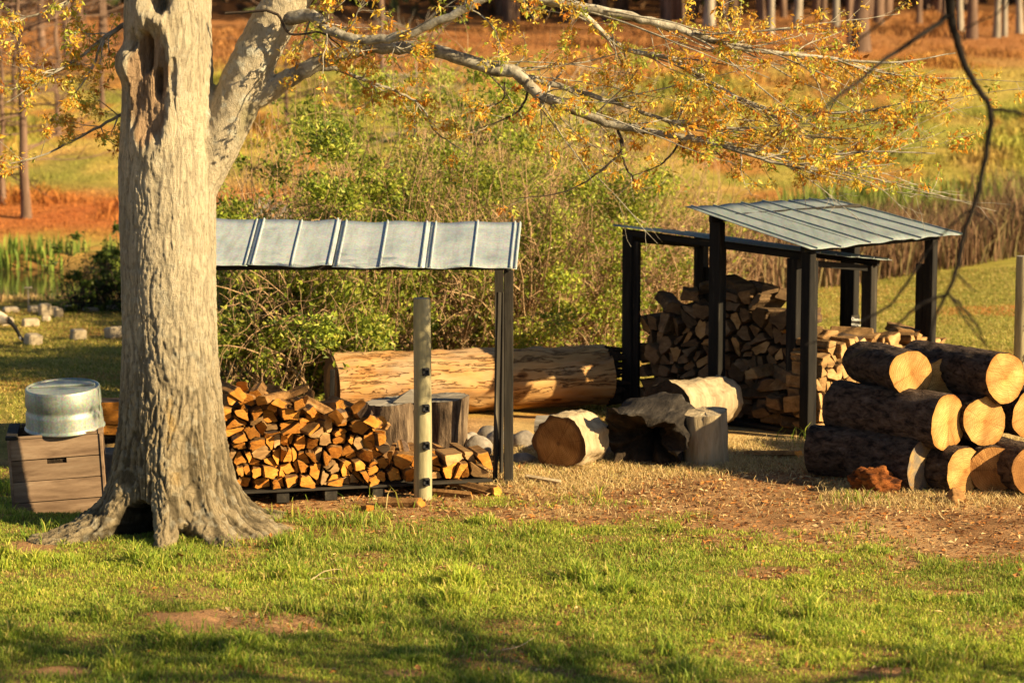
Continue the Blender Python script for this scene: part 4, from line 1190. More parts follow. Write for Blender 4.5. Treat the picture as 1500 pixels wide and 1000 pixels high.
loose(488, 622, 22.7, .2, .13, .34, (.1, .3, 1.3), 'rough-grained split on the middle of the stack top')
loose(592, 668, 22.6, .16, .14, .34, (R(35), .2, .5), 'pale split leaning on the stack just left of the round post', n=4)

_rg = np.random.default_rng(9)
for k in range(22):
    u = W * (.02 + .58 * (k + _rg.uniform(.1, .9)) / 22); p_ = A0 + ux * u + Vector((-ux.y, ux.x, 0)) * _rg.uniform(.02, .34)
    me, c = split_mesh([(-.075, -.045), (.07, -.05), (.075, .03), (-.03, .055)], _rg.uniform(.3, .42), _rg, MS, _rg.uniform(.8, 1.2))
    for v in me.vertices: v.co.y -= .18
    o = obj('firewood_split', me, None, (p_.x, p_.y, pal_top + prof(u) + .045 + .05 * (k % 2)), (_rg.normal(0, .25), _rg.normal(0, .5), _rg.uniform(-1.3, 1.3)))
    tag(o, 'loose split tossed on top of the pallet stack, %s from the oak' % ORD[k], 'firewood', 'loose splits on top of the pallet stack')
# splits lying on the ground by the round post
loose(660, 722, 22, .12, .09, .42, (.1, .2, 1.35), 'pale split lying on the ground right of the round post', z=.05, n=5)
loose(690, 716, 22, .16, .10, .44, (.1, .1, 1.1), 'thick shaggy split lying on the ground between the two posts', z=.055, n=6)
loose(665, 708, 22, .14, .09, .42, (.15, .3, 1.7), 'orange split lying behind the shaggy one at the post foot', z=.06, n=5)
loose(716, 716, 22, .11, .11, .30, (0, .3, .6), 'short round-ended split lying before the dark post', z=.06, n=7)
loose(586, 735, 22, .18, .10, .40, (0, .1, 1.45), 'reddish bark piece lying at the foot of the stack left of the round post', z=.05, n=6, barkp=1.)
loose(538, 742, 22, .09, .09, .10, (.2, .4, .6), 'small pale wood chunk in the grass below the pallet', z=.04, n=5)
loose(797, 704, 22, .12, .06, .36, (.05, .5, 1.15), 'pale splintered piece lying right of the dark post', z=.04, n=4, mats=[MT['pale'], MT['pale'], MT['pale']])
loose(1130, 664, 24, .17, .10, .56, (0, .25, 1.45), 'flat orange slab lying on the straw before the black shed', z=.05, n=5)
loose(1035, 714, 24, .05, .04, .3, (0, .2, 1.3), 'thin stick of wood on the straw', z=.02, n=4, mats=MA)

def chunk(name, px, py, sx, sy, sz, mt, label, cat, seed, amp=.35, z=None, sub=3):
    bm = bmesh.new(); bmesh.ops.create_icosphere(bm, subdivisions=sub, radius=1.0)
    co = np.array([v.co for v in bm.verts]); n = fbm3(co * 1.3 + seed * 5.3, 3) - .5; n2 = fbm3(co * 4 + seed, 2) - .5
    for v, a, b_ in zip(bm.verts, n, n2):
        f = 1 + a * amp * 2 + b_ * amp * (.5 if sub < 5 else 1.6); v.co = Vector((v.co.x * f * sx, v.co.y * f * sy, max(v.co.z * f, -.55) * sz))
    me = bpy.data.meshes.new(name); bm.to_mesh(me); bm.free(); me.materials.append(mt); me.polygons.foreach_set('use_smooth', [True] * len(me.polygons))
    p_ = g(px, py); o = obj(name, me, None, (p_.x, p_.y + sy * .6, terr1(p_.x, p_.y) + sz * .45 if z is None else z)); tag(o, label, cat); return o
chunk('wood_chunk', 1283, 726, .23, .16, .16, MT['redwood'], 'rust orange crumbling wood chunk in front of the bottom logs', 'wood chunk', 3, .45, sub=5)
chunk('wood_chunk', 1400, 738, .09, .08, .09, MT['splitside'], 'yellow splintered lump below the pale oval log end', 'wood chunk', 5, .7)
ST = [(672, 655, .16, .12, .13, 'grey stone behind the dark stump beside the long log'), (700, 662, .15, .11, .13, 'rounded grey stone at the left of the leaning boards'), (735, 650, .17, .12, .12, 'grey stone behind the leaning boards'),
      (768, 652, .16, .13, .12, 'pinkish stone just right of the dark post'), (640, 690, .18, .12, .08, 'flat pale stone behind the low end of the pallet stack'), (765, 676, .15, .11, .07, 'flat tan stone between dark post and log round'),
      (715, 640, .12, .1, .1, 'small stone under the middle of the long log'), (690, 642, .09, .08, .07, 'smallest stone under the long log'), (675, 680, .14, .1, .06, 'flat pale stone in front of the dark stump')]
for k, (a, b_, sx, sy, sz, lb) in enumerate(ST): chunk('field_stone', a, b_ + 6, sx, sy, sz, MT['stone'], lb, 'stone', 10 + k, .22)['group'] = 'stones around the stumps'

# pieces behind the crate, left of the oak
for k, (a, b_, z_, lb) in enumerate(((172, 636, .12, 'lowest dark split of the few behind the crate'), (166, 622, .27, 'orange split behind the crate beside the oak'), (176, 606, .39, 'pale split above the orange one behind the crate'), (165, 594, .50, 'topmost pale split behind the crate'))):
    p_ = at(a, b_, 23.4); z_ = p_.z - .03
    me, c = split_mesh([(-.2, -.07), (.18, -.08), (.2, .06), (-.16, .07)], .4, np.random.default_rng(k + 60), MS if k else [MT['rotten']] * 3, 1.0)
    tag(obj('firewood_split', me, None, (p_.x, 23.4, z_), (0, 0, .1 * k)), lb, 'firewood', 'splits behind the crate')
    if k == 0: p0_ = p_
tag(obj('grey_block', box_mesh(.5, .4, .46, .01, MT['weathered']), None, (p0_.x, 23.6, terr1(p0_.x, 23.6) + .22)), 'grey timber block under the splits behind the crate', 'timber')
rng = np.random.default_rng(102)
# ------------------------------------------------------------------ pallet under the stack
back = Vector((-ux.y, ux.x, 0))
pl = empty('pallet', A0, 0); tag(pl, 'low dark wooden pallet carrying the split firewood', 'pallet')
O = Vector((0, 0, 0))
for k in range(6):
    f = .02 + back * (k * .185 + .0) if False else back * (k * .185 + .02)
    board('deck_board', f + Vector((0, 0, .122)) - ux * .03, f + ux * (W + .03) + Vector((0, 0, .122)), .10, .022, MT['greyblack'], pl)
for k in range(6):
    s_ = ux * (W * (k + .35) / 5.7)
    board('bearer', s_ + back * .0 + Vector((0, 0, .058)), s_ + back * 1.0 + Vector((0, 0, .058)), .12, .104, MT['greyblack'], pl)

# ------------------------------------------------------------------ corrugated sheets
def roof_sheet(c00, c10, c01, c11, ribs, mt, parent, wav=.012, seed=0, nu=24, nv=10, t=.004):
    """c00,c10: low edge left/right; c01,c11: high edge. ribs: list of u positions. returns the sheet object with rib children"""
    c00, c10, c01, c11 = (np.array(c) for c in (c00, c10, c01, c11))
    U, Vv = np.meshgrid(np.linspace(0, 1, nu), np.linspace(0, 1, nv), indexing='ij')
    P = (c00 * (1 - U[..., None]) + c10 * U[..., None]) * (1 - Vv[..., None]) + (c01 * (1 - U[..., None]) + c11 * U[..., None]) * Vv[..., None]
    Lm = np.linalg.norm(c10 - c00)
    def off(u, v): return wav * (np.sin(u * Lm * 7 + seed) + .7 * np.sin(u * Lm * 15 + 2 * seed)) * (.45 + .55 * np.abs(2 * v - 1)) * .5 + .006 * (fbm2(u * Lm * 3 + seed, v * 3, 2) - .5)
    P[..., 2] += off(U, Vv)
    nrm = np.cross(c10 - c00, c01 - c00); nrm /= np.linalg.norm(nrm)
    if nrm[2] < 0: nrm = -nrm
    V = np.concatenate([P.reshape(-1, 3), (P - nrm * t).reshape(-1, 3)]); m_ = nu * nv
    i = (np.arange(nu - 1)[:, None] * nv + np.arange(nv - 1)[None, :]).ravel()
    q = np.stack([i, i + nv, i + nv + 1, i + 1], 1)
    e = []
    for a in range(nu - 1): e += [(a * nv, a * nv + m_, (a + 1) * nv + m_, (a + 1) * nv), (a * nv + nv - 1, (a + 1) * nv + nv - 1, (a + 1) * nv + nv - 1 + m_, a * nv + nv - 1 + m_)]
    for b_ in range(nv - 1): e += [(b_, b_ + 1, b_ + 1 + m_, b_ + m_), ((nu - 1) * nv + b_, (nu - 1) * nv + b_ + m_, (nu - 1) * nv + b_ + 1 + m_, (nu - 1) * nv + b_ + 1)]
    o = obj('roof_sheet', npmesh('roof_sheet', V, np.concatenate([q, q[:, ::-1] + m_, np.array(e)]), [mt], None, True), parent)
    for u in ribs:
        w = .007; hgt = .017; vv = np.linspace(0, 1, 8)
        base = (c00 * (1 - u) + c10 * u)[None] * (1 - vv[:, None]) + (c01 * (1 - u) + c11 * u)[None] * vv[:, None]
        base[:, 2] += off(np.full(8, u), vv)
        d = (c10 - c00) / Lm
        ring = [base - d * w * 1.5 + nrm * .0005, base - d * w * .7 + nrm * hgt, base + d * w * .7 + nrm * hgt, base + d * w * 1.5 + nrm * .0005]
        RV = np.stack(ring, 1).reshape(-1, 3); fs = []
        for k in range(7):
            for s in range(3): fs.append((k * 4 + s, k * 4 + s + 1, k * 4 + s + 5, k * 4 + s + 4))
        fs += [(0, 3, 2, 1), (28, 29, 30, 31)]
        obj('rib', npmesh('rib', RV, np.array(fs), [mt], None, False), o)
    return o

def up2(p, z): return Vector((p.x, p.y, z))

# ------------------------------------------------------------------ left shed (open lean-to over the pallet)
ls = empty('lean_to', (g(745, 712).x, g(745, 712).y, 0)); org = ls.location.copy()
tag(ls, 'open lean-to with ribbed grey metal roof over the pallet stack beside the oak', 'shelter')
def lp(v): return Vector(v) - org
FY = 22.8; fr = at(757, 394, FY); fl = at(282, 390, FY); br = at(764, 327, 24.6); bl = at(300, 321, 24.6)
edges_f = [282, 362, 486, 622, 757]; edges_b = [300, 380, 500, 631, 764]
for k in range(4):
    a = at(edges_f[k], np.interp(edges_f[k], [282, 757], [388, 394]), FY); b_ = at(edges_f[k + 1], np.interp(edges_f[k + 1], [282, 757], [388, 394]), FY)
    c = at(edges_b[k], np.interp(edges_b[k], [300, 764], [321, 327]), 24.6); d_ = at(edges_b[k + 1], np.interp(edges_b[k + 1], [300, 764], [321, 327]), 24.6)
    rb = [.06, .52, .96] if k else [.05, .96]
    if k == 3: rb = [.06, .52, .93, .985]
    lift = Vector((0, 0, .006 * (k % 2)))
    roof_sheet(lp(a + lift), lp(b_ + lift), lp(c + lift), lp(d_ + lift), rb, MT['roof'], ls, .016, k * 1.3 + .4)
pr = g(745, 712)
board('post', lp(pr + Vector((0, .05, -.05))), lp(Vector((pr.x, pr.y + .05, fr.z - .03))), .09, .14, MT['greyblack'], ls, bev=.006)
pbr = Vector((at(731, 500, 24.3).x, 24.3, 0))
board('post', lp(pbr + Vector((0, 0, -.05))), lp(up2(pbr, br.z - .14)), .09, .10, MT['greyblack'], ls)
for a in (g(302, 718), Vector((at(308, 500, 24.3).x, 24.3, 0))):
    board('post', lp(Vector((a.x, a.y, -.05))), lp(up2(a, (fr.z - .03) if a.y < 24 else br.z - .14)), .09, .12, MT['greyblack'], ls)
for (ya, za, xa, xb) in ((pr.y + .12, fr.z - .005, at(290, 390, 23.1).x, fr.x - .05), (24.3, br.z - .10, at(300, 330, 24.3).x, br.x - .06)):
    board('purlin', lp((xa, ya, za)), lp((xb, ya, za)), .06, .05, MT['greyblack'], ls)
# two thin boards leaning on the post
for (pa, pb_, ya, yb, w, lb) in ((725, 731, 22.98, 23.42, .05, 'nearer of the two thin boards leaning on the dark post'), (734, 737, 23.3, 23.5, .035, 'thinner board leaning behind the other on the dark post')):
    A_ = at(pa, 700, ya); A_.z = 0.0; B_ = at(pb_, 428, yb)
    le = empty('leaning_board', A_); tag(le, lb, 'board', 'boards leaning on the dark post')
    board('plank', (0, 0, 0), B_ - A_, w, .028, MT['greyblack'], le, R(50))

# ------------------------------------------------------------------ right shed: two roofs on black posts
Bc = Vector((3.17, 25.5, 0)); e1 = Vector((.69, .724, 0)); e2 = Vector((-.724, .69, 0))      # e1 along the shed, e2 across it
rs = empty('wood_shed', Bc); tag(rs, 'tall open wood shed of black posts under the higher grey metal roof', 'shed')
def rp(v): return Vector(v) - Bc
lowL, lowR = at(1188, 366, 25.45), at(1412, 342, 27.55); hiL, hiR = at(1003, 303, 26.75), at(1214, 290, 28.85)
def lerp(a, b_, t): return a + (b_ - a) * t
for k in range(3):
    t0, t1 = k / 3, (k + 1) / 3
    lift = Vector((0, 0, .005 * (k % 2)))
    roof_sheet(rp(lerp(lowL, lowR, t0) + lift), rp(lerp(lowL, lowR, t1) + lift), rp(lerp(hiL, hiR, t0) + lift), rp(lerp(hiL, hiR, t1) + lift), [.12, .56] + ([.97] if k == 2 else []), MT['oldroof'], rs, .012, k * 2.1 + 1.0)
def shed_post(base, ztop, parent, pfun, w=.15, t=.11, mt=None, splint=None):
    o = board('post', pfun(Vector((base.x, base.y, -.05))), pfun(Vector((base.x, base.y, ztop))), w, t, mt or MT['black'], parent, bev=.006, up=e1)
    if splint:
        s_ = base + splint[0]
        board('side_board', pfun(Vector((s_.x, s_.y, -.05))), pfun(Vector((s_.x, s_.y, ztop - splint[1]))), splint[2], .045, MT['black'], parent, bev=.004, up=e1)
    return o
def vx(px, Y): return Vector((at(px, 500, Y).x, Y, 0))
pB = vx(1183, 25.75); pL = vx(1049, 26.62); pR = vx(1361, 27.35); pT = vx(1247, 28.4)
def roofz(p):        # height of the roof's underside at p
    o_ = lowL; a = lowR - lowL; b_ = hiL - lowL
    M2 = Matrix(((a.x, b_.x), (a.y, b_.y))).inverted(); q = M2 @ Vector((p.x - o_.x, p.y - o_.y)); return (o_ + a * q[0] + b_ * q[1]).z
for p_, sp, wt in ((pB, (e1 * .085 + e2 * .0, .10, .10), (.12, .11)), (pL, (e1 * .085, .28, .10), (.15, .10)), (pR, (e2 * .095 - e1 * .01, .28, .17), (.12, .10)), (pT, (e2 * .09, .1, .14), (.13, .11))):
    shed_post(p_, roofz(p_) - .085, rs, rp, wt[0], wt[1], None, sp)
for (a, b_) in ((pB, pR), (pL, pT)):
    d_ = (b_ - a).normalized()
    A_ = a - d_ * .12; B_ = b_ + d_ * .12
    board('beam', rp(up2(A_, roofz(A_) - .05)), rp(up2(B_, roofz(B_) - .05)), .05, .075, MT['black'], rs)
# small dark name board nailed to a post, two lines of white lettering
sg = empty('name_tag', (0, 0, 0)); tag(sg, 'small dark board with two lines of white lettering on a shed post', 'sign')
tp = at(1253, 474, 28.22)
nd = hdir(38)
sg.location = tp; 
rotz = math.atan2(nd.x, -nd.y)
sg.rotation_euler = (0, 0, rotz)
tb = obj('tag_board', box_mesh(.135, .012, .20, .002, MT['greyblack']), sg)
mw, ntw, bw = mat_new('white_lettering', .7, .2); bw.inputs['Base Color'].default_value = (.72, .70, .62, 1)
for txt, z_ in (('Cleetus', .035), ('reserve', -.025)):
    cu = bpy.data.curves.new('lettering', 'FONT'); cu.body = txt; cu.size = .052; cu.align_x = 'CENTER'; cu.extrude = .0008
    t_ = bpy.data.objects.new('lettering_tmp', cu); COL.objects.link(t_)
    dg = bpy.context.evaluated_depsgraph_get(); dg.update(); tm = bpy.data.meshes.new_from_object(t_.evaluated_get(dg)); bpy.data.objects.remove(t_)
    tm.materials.clear(); tm.materials.append(mw)
    lt_ = obj('lettering', tm, sg, (0, -.0085, z_), (math.pi / 2, R(8), 0)); lt_['label'] = 'line of white hand lettering'

# lower roof tucked under the higher one
s2o = Vector((1.34, 27.9, 0))
s2 = empty('wood_shed', s2o); tag(s2, 'lower black-posted wood shed with thin roof tucked under the higher one', 'shed')
def sp2(v): return Vector(v) - s2o
A2 = vx(922, 27.9); C2_ = vx(1163, 26.3); D2_ = vx(1272, 27.25); E2_ = vx(1026, 28.9)
zA, zC, zD, zE = 2.06, 1.93, 1.81, 1.93
cA = at(893, 330, 28.02); cC = at(1196, 371, 26.0); cD = at(1307, 388, 27.2); cD.z = cC.z - .185; cE = cA + (cD - cC); cE.z = cA.z - .175
for k in range(2):
    t0, t1 = k / 2, (k + 1) / 2
    roof_sheet(sp2(lerp(cA, cE, t0)), sp2(lerp(cA, cE, t1)), sp2(lerp(cC, cD, t0)), sp2(lerp(cC, cD, t1)), [.1, .5, .9], MT['oldroof'], s2, .006, k + .3)
def z2(p):
    a = cE - cA; b_ = cC - cA; q = Matrix(((a.x, b_.x), (a.y, b_.y))).inverted() @ Vector((p.x - cA.x, p.y - cA.y)); return (cA + a * q[0] + b_ * q[1]).z
for p_, sp in ((A2, (e2 * -.09, .06, .12)), (C2_, (e1 * .08, .1, .1)), (D2_, None), (E2_, (e2 * -.08, .3, .12))):
    o_ = shed_post(p_, z2(p_) - .09, s2, sp2, .14, .12, MT['greyblack'] if p_ is D2_ else None, sp)
for (a, b_) in ((A2, C2_), (E2_, D2_)):
    d_ = (b_ - a).normalized(); A_ = a - d_ * .1; B_ = b_ + d_ * .12
    board('rafter', sp2(up2(A_, z2(A_) - .055)), sp2(up2(B_, z2(B_) - .055)), .05, .075, MT['black'], s2)
for (a, b_) in ((A2, E2_), (C2_, D2_)):
    board('rafter', sp2(up2(a, z2(a) - .13)), sp2(up2(b_, z2(b_) - .13)), .05, .07, MT['black'], s2)

# ------------------------------------------------------------------ firewood in the right sheds
# sunlit stack along the low side, ends facing right-front
OS = Bc + e1 * .36 + e2 * .12
cells = pack(2.3, lambda u: float(np.interp(u, [0, .5, 1.2, 2.0, 2.55], [.92, .96, .93, .86, .8])), .15, 31)
build_stack(OS, e1, cells, .42, MA, 'split firewood in the sunlit stack of the tall shed', '{s} tan split in sunlit shed stack, {r} layer, {k} from left post', 41, .03, .145, .06)
for (a, b_, lb, r_) in ((1228, 497, 'flat tan slab lying on top of the sunlit shed stack', .9), (1290, 492, 'long reddish slab on the sunlit shed stack', 1.3), (1332, 503, 'small white-ended split at the back of the sunlit shed stack', .2), (1348, 512, 'short orange split beside the rear post of the tall shed', .6), (1215, 478, 'blocky bright split behind the stack by the name board', .4), (1212, 452, 'orange split high up on the inner pile near the post', .2)):
    p_ = OS + e1 * np.interp(a, [1200, 1350], [.15, 2.1]) + e2 * np.interp(b_, [450, 512], [.62, .12])
    me, c = split_mesh([(-.13, -.05), (.12, -.06), (.13, .04), (-.08, .06)], .45, np.random.default_rng(a), MA if 'orange' not in lb else MS, 1.0)
    zt_ = float(np.interp(np.interp(a, [1200, 1350], [.25, 2.3]), [0, .5, 1.2, 2.0, 2.55], [.92, .96, .93, .86, .8])) + (.09 if b_ > 485 else .15)
    tag(obj('firewood_split', me, None, (p_.x, p_.y, zt_), (.05, .05, r_)), lb, 'firewood', 'loose pieces on the sunlit shed stack')
# the dark pile of the lower shed, ends facing left-front
v2 = Vector((.733, -.68, 0)); w2 = Vector((.68, .733, 0))
O2 = A2 + v2 * .10 + w2 * .05
L2 = (C2_ - A2).length - .15
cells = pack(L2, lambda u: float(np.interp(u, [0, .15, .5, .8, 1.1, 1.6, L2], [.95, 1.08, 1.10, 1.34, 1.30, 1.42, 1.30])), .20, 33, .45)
MD = [MT['shadedend'], MT['shadedside'], MT['splitbark']]  # firewood colours darkened to stand for shade inside the shed
build_stack(O2, v2, cells, .50, MD, 'split firewood in the dark pile of the lower shed', '{s} shade-darkened brown split in dark shed pile, {r} layer, {k} from left post', 43, .05, .176, .05)
rg = np.random.default_rng(77)
for k in range(9):
    u = .1 + (L2 - .2) * (k + rg.uniform(.1, .9)) / 9
    zt_ = float(np.interp(u, [0, .15, .5, .8, 1.1, 1.6, L2], [.95, 1.08, 1.10, 1.34, 1.30, 1.42, 1.30])) + .10
    p_ = O2 + v2 * u + w2 * rg.uniform(.05, .25)
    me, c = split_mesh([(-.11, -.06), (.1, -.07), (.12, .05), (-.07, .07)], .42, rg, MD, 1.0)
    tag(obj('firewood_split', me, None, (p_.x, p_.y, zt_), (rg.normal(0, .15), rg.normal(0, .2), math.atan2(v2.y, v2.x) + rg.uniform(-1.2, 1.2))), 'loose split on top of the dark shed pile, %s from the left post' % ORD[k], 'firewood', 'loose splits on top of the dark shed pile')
# jumbled long pieces low in front, their sides showing
J0 = Bc + e2 * .42 + e1 * .50
heap = []
for r_ in range(5):
    for k in range(3):
        heap.append((r_, k))
for (r_, k) in heap:
    p_ = J0 + e2 * (.05 + k * .27 + rg.uniform(-.03, .03)) + e1 * (.02 + rg.uniform(-.03, .05))
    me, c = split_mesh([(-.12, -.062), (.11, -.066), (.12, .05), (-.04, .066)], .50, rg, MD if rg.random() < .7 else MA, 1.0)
    for v in me.vertices: v.co.y -= .25
    o = obj('firewood_split', me, None, (p_.x, p_.y, .12 + r_ * .128), (rg.normal(0, .16), rg.normal(0, .12), math.atan2(e1.y, e1.x) + rg.normal(0, .4) + (math.pi / 2 if (r_ + k) % 3 == 0 else .0)))
    tag(o, 'long split in jumble between tall shed posts, %s layer, %s from right post' % (ORD[r_], ORD[k]), 'firewood', 'jumbled splits between the tall shed posts')
for nm, a, b_, L_, lab in (('shed_pallet', J0 - e2 * .1, e2, 1.15, 'dark low skid under the jumbled splits of the tall shed'),):
    pe = empty(nm, a); tag(pe, lab, 'pallet')
    for k in range(3): board('bearer', e1 * (-.15 + k * .22) + Vector((0, 0, .028)), e1 * (-.15 + k * .22) + b_ * L_ + Vector((0, 0, .028)), .09, .05, MT['greyblack'], pe)

# ------------------------------------------------------------------ round fence posts with insulators
def round_post(px, py, h, r, label, zs, side):
    p_ = g(px, py); e = empty('round_post', (p_.x, p_.y + r, 0)); tag(e, label, 'post', 'round fence posts')
    z = np.linspace(-.1, h, 16); th = np.arange(24) * 2 * math.pi / 24; Z, TH = np.meshgrid(z, th, indexing='ij')
    rr = r * (1 + .03 * np.sin(Z * 2 + TH) + .02 * (fbm2(TH * 3, Z * 2, 2) - .5)) * np.interp(Z, [0, h - .012, h], [1.03, .97, .93])
    V = np.stack([rr * np.cos(TH), rr * np.sin(TH), Z], -1).reshape(-1, 3); i = np.arange(15)[:, None] * 24; j = np.arange(24); jn = (j + 1) % 24
    Q = np.stack([i + j, i + jn, i + 24 + jn, i + 24 + j], -1).reshape(-1, 4)
    o = obj('post_shaft', npmesh('post_shaft', V, Q, [MT['roundpost']], None, True), e)
    obj('post_top', pymesh('post_top', V[15 * 24:], [list(range(24))], [MT['weathered']]), o)
    for z_ in zs:
        d = hdir(side); c = d * (r + .006) + Vector((0, 0, z_))
        ins = obj('insulator', box_mesh(.062, .022, .075, .004, MT['plastic']), e); ins.location = c; ins.rotation_euler = (0, 0, math.atan2(d.x, -d.y))
        for s in (-1, 1):
            k_ = obj('clip_arm', box_mesh(.05, .034, .016, .004, MT['plastic']), ins, (0.004, -.018, s * .026))
        nb = obj('clip_peg', box_mesh(.014, .03, .05, .003, MT['plastic']), ins, (.02, -.024, 0))
    return e
H1 = at(619, 438, g(619, 735).y).z
round_post(619, 735, H1, .083, 'round weathered fence post with four black insulators in front of the stack', [.19, .53, .88, 1.22], 22)
round_post(1497, 600, at(1497, 376, g(1497, 600).y).z, .095, 'round fence post at the right picture edge behind the log pile', [.62, .98, 1.32], 30)

# ------------------------------------------------------------------ crate and upturned tank
cb = g(20, 769, -.225); crz = R(9)
ce = empty('wooden_crate', cb, crz); ce.rotation_euler = (0, R(-3), crz); tag(ce, 'weathered plank crate with a hand slot left of the oak', 'crate')
CW, CD, CH = .87, .80, .80
hs = CH / 4
for k in range(4):
    z_ = hs * (k + .5)
    if k == 2:   # plank with the slot along its upper edge
        zt_ = hs * 3 - .004; zb = hs * 2 + .004; sl = (.35, .53); sh_ = .045
        prm = [(.02, zb), (CW - .02, zb), (CW - .02, zt_), (sl[1], zt_), (sl[1], zt_ - sh_), (sl[0], zt_ - sh_), (sl[0], zt_), (.02, zt_)]
        vs = [(a, 0, b_) for a, b_ in prm] + [(a, .022, b_) for a, b_ in prm]; m_ = len(prm)
        fs = [(0, 1, 4, 5), (1, 2, 3, 4), (0, 5, 6, 7)] + [tuple(m_ + q for q in f[::-1]) for f in ((0, 1, 4, 5), (1, 2, 3, 4), (0, 5, 6, 7))] + [(q, m_ + q, m_ + (q + 1) % m_, (q + 1) % m_) for q in range(m_)]
        o = obj('front_plank', pymesh('front_plank', vs, fs, [MT['crate']]), ce); o['label'] = 'front plank with the hand slot'
    else:
        obj('front_plank', box_mesh(CW - .04, .022, hs - .008, .003, MT['crate']), ce, (CW / 2, .011, z_))
    obj('back_plank', box_mesh(CW - .04, .022, hs - .008, .003, MT['crate']), ce, (CW / 2, CD - .011, z_))
    for s, x_ in ((0, .009), (1, CW - .009)): obj('side_plank', box_mesh(.022, CD - .05, hs - .008, .003, MT['crate']), ce, (x_, CD / 2, z_))
obj('slot_shade_sheet', box_mesh(.3, .01, .10, 0, MT['rotten']), ce, (.44, .031, hs * 3 - .02))  # dark sheet added behind the slot to give its inside shade
for x_ in (.012, CW - .012):
    for y_ in (.012, CD - .012): obj('corner_post', box_mesh(.026, .05, CH, .003, MT['crate'], 'c'), ce, (x_, y_, CH / 2))
for (sx, sy, x_, y_) in ((.105, CD + .02, .04, CD / 2), (.05, CD + .02, CW - .01, CD / 2)): obj('top_rail', box_mesh(sx, sy, .032, .003, MT['greyblack'] if x_ < .1 else MT['crate']), ce, (x_, y_, CH + .016))
obj('top_rail', box_mesh(CW - .12, .03, .026, .003, MT['crate']), ce, (CW / 2 + .04, .013, CH + .013))
obj('top_rail', box_mesh(CW - .12, .03, .026, .003, MT['crate']), ce, (CW / 2 + .04, CD - .013, CH + .013))

def tank():
    """round galvanized tub, upside down: rolled rim below, two swages, closed bottom on top"""
    nu = 72; th = np.arange(nu) * 2 * math.pi / nu; a, b_ = .362, .40
    pr_ = [(0, 1.02), (.006, 1.04), (.018, 1.04), (.026, 1.005), (.04, 1.0), (.14, .992), (.165, .985), (.185, .958), (.215, .958), (.235, .985), (.30, .978), (.375, .965), (.392, .955), (.398, .94), (.398, .915), (.382, .90)]
    V = np.concatenate([np.stack([a * s * np.cos(th), b_ * s * np.sin(th), np.full(nu, z)], 1) for z, s in pr_]); Q = []
    j = np.arange(nu); jn = (j + 1) % nu
    for r_ in range(len(pr_) - 1): Q.append(np.stack([r_ * nu + j, r_ * nu + jn, (r_ + 1) * nu + jn, (r_ + 1) * nu + j], 1))
    body = npmesh('tub_body', V, np.concatenate(Q), [MT['tank']], None, True)
    return body, pymesh('bottom_plate', [(a * .902 * math.cos(t), b_ * .902 * math.sin(t), .384) for t in th], [list(range(nu))], [MT['tank']])
tb_, tp_ = tank()
tc_ = at(95, 634, cb.y + .40)
tk = empty('metal_tub', (tc_.x, cb.y + .42, cb.z + CH + .055), R(8)); tag(tk, 'galvanized round metal tub upside down on the crate', 'tub')
tk.rotation_euler = (R(4.0), R(-2), R(8))
obj('tub_body', tb_, tk); obj('bottom_plate', tp_, tk)
obj('stiffening_rib', box_mesh(.60, .05, .016, .006, MT['tank']), tk, (0, .06, .392))
obj('seam_strip', box_mesh(.03, .012, .37, .003, MT['tank']), tk, (.362 * .99 * math.cos(-.30), .40 * .99 * math.sin(-.30), .2), (0, 0, math.pi / 2 - .34))

# ------------------------------------------------------------------ concrete blocks on the meadow
BL = [(116, 502, .30, .22, .20, 35, 'tilted concrete block nearest the galvanized trough', .12), (112, 0, 0, 0, 0, 0, '', 0)]
BL = [(47, 506, .26, .25, .20, 38, 'concrete block on the reddish patch, nearest to the viewer', .10), (113, 499, .25, .22, .20, 30, 'upright concrete block in the middle of the meadow', .02),
      (165, 497, .25, .30, .21, 36, 'concrete block tilted beside the oak trunk', -.12), (43, 479, .30, .2, .16, 20, 'pale concrete block standing in the middle distance', 0), (66, 472, .16, .18, .12, 5, 'small whitish block in front of the clustered blocks', 0),
      (64, 464, .22, .2, .26, 25, 'tallest block of the cluster near the pond', .0), (77, 463, .22, .18, .19, 15, 'square block right of the tallest one near the pond', 0), (84, 467, .16, .15, .2, 30, 'narrow block at the right end of the cluster', 0.05),
      (50, 459, .26, .2, .14, 30, 'low block behind the stake near the pond', .05), (14, 459, .3, .22, .12, 20, 'low rounded block at the far left near the pond', 0), (8, 478, .24, .2, .17, 20, 'pale block behind the goose', 0),
      (101, 457, .2, .2, .14, 30, 'grey block in the shade of the pond bush', 0), (132, 457, .3, .2, .1, 30, 'flat grey block in the shade under the bush', 0), (162, 456, .26, .2, .12, 30, 'grey block in the shade behind the oak', 0)]
for (a, b_, sx, sy, sz, dg_, lb, ti) in BL:
    p_ = g(a, b_); sx, sy, sz = sx * .82, sy * .82, sz * .82; me = box_mesh(sx, sy, sz, .024, MT['concrete'])
    o = obj('concrete_block', me, None, (p_.x, p_.y + .1, terr1(p_.x, p_.y + .1) + sz / 2 - .015 + abs(ti) * .08), (ti, ti * .6, R(dg_))); tag(o, lb, 'block', 'concrete blocks on the meadow')
# thin stake with a cap
p_ = g(42, 458); e = empty('garden_stake', (p_.x, p_.y, 0)); tag(e, 'thin stake with a small flat cap before the pond', 'stake')
board('rod', (0, 0, -.05), (0, 0, .40), .018, .018, MT['weathered'], e); board('cap', (-.06, 0, .395), (.06, 0, .40), .06, .02, MT['weathered'], e)

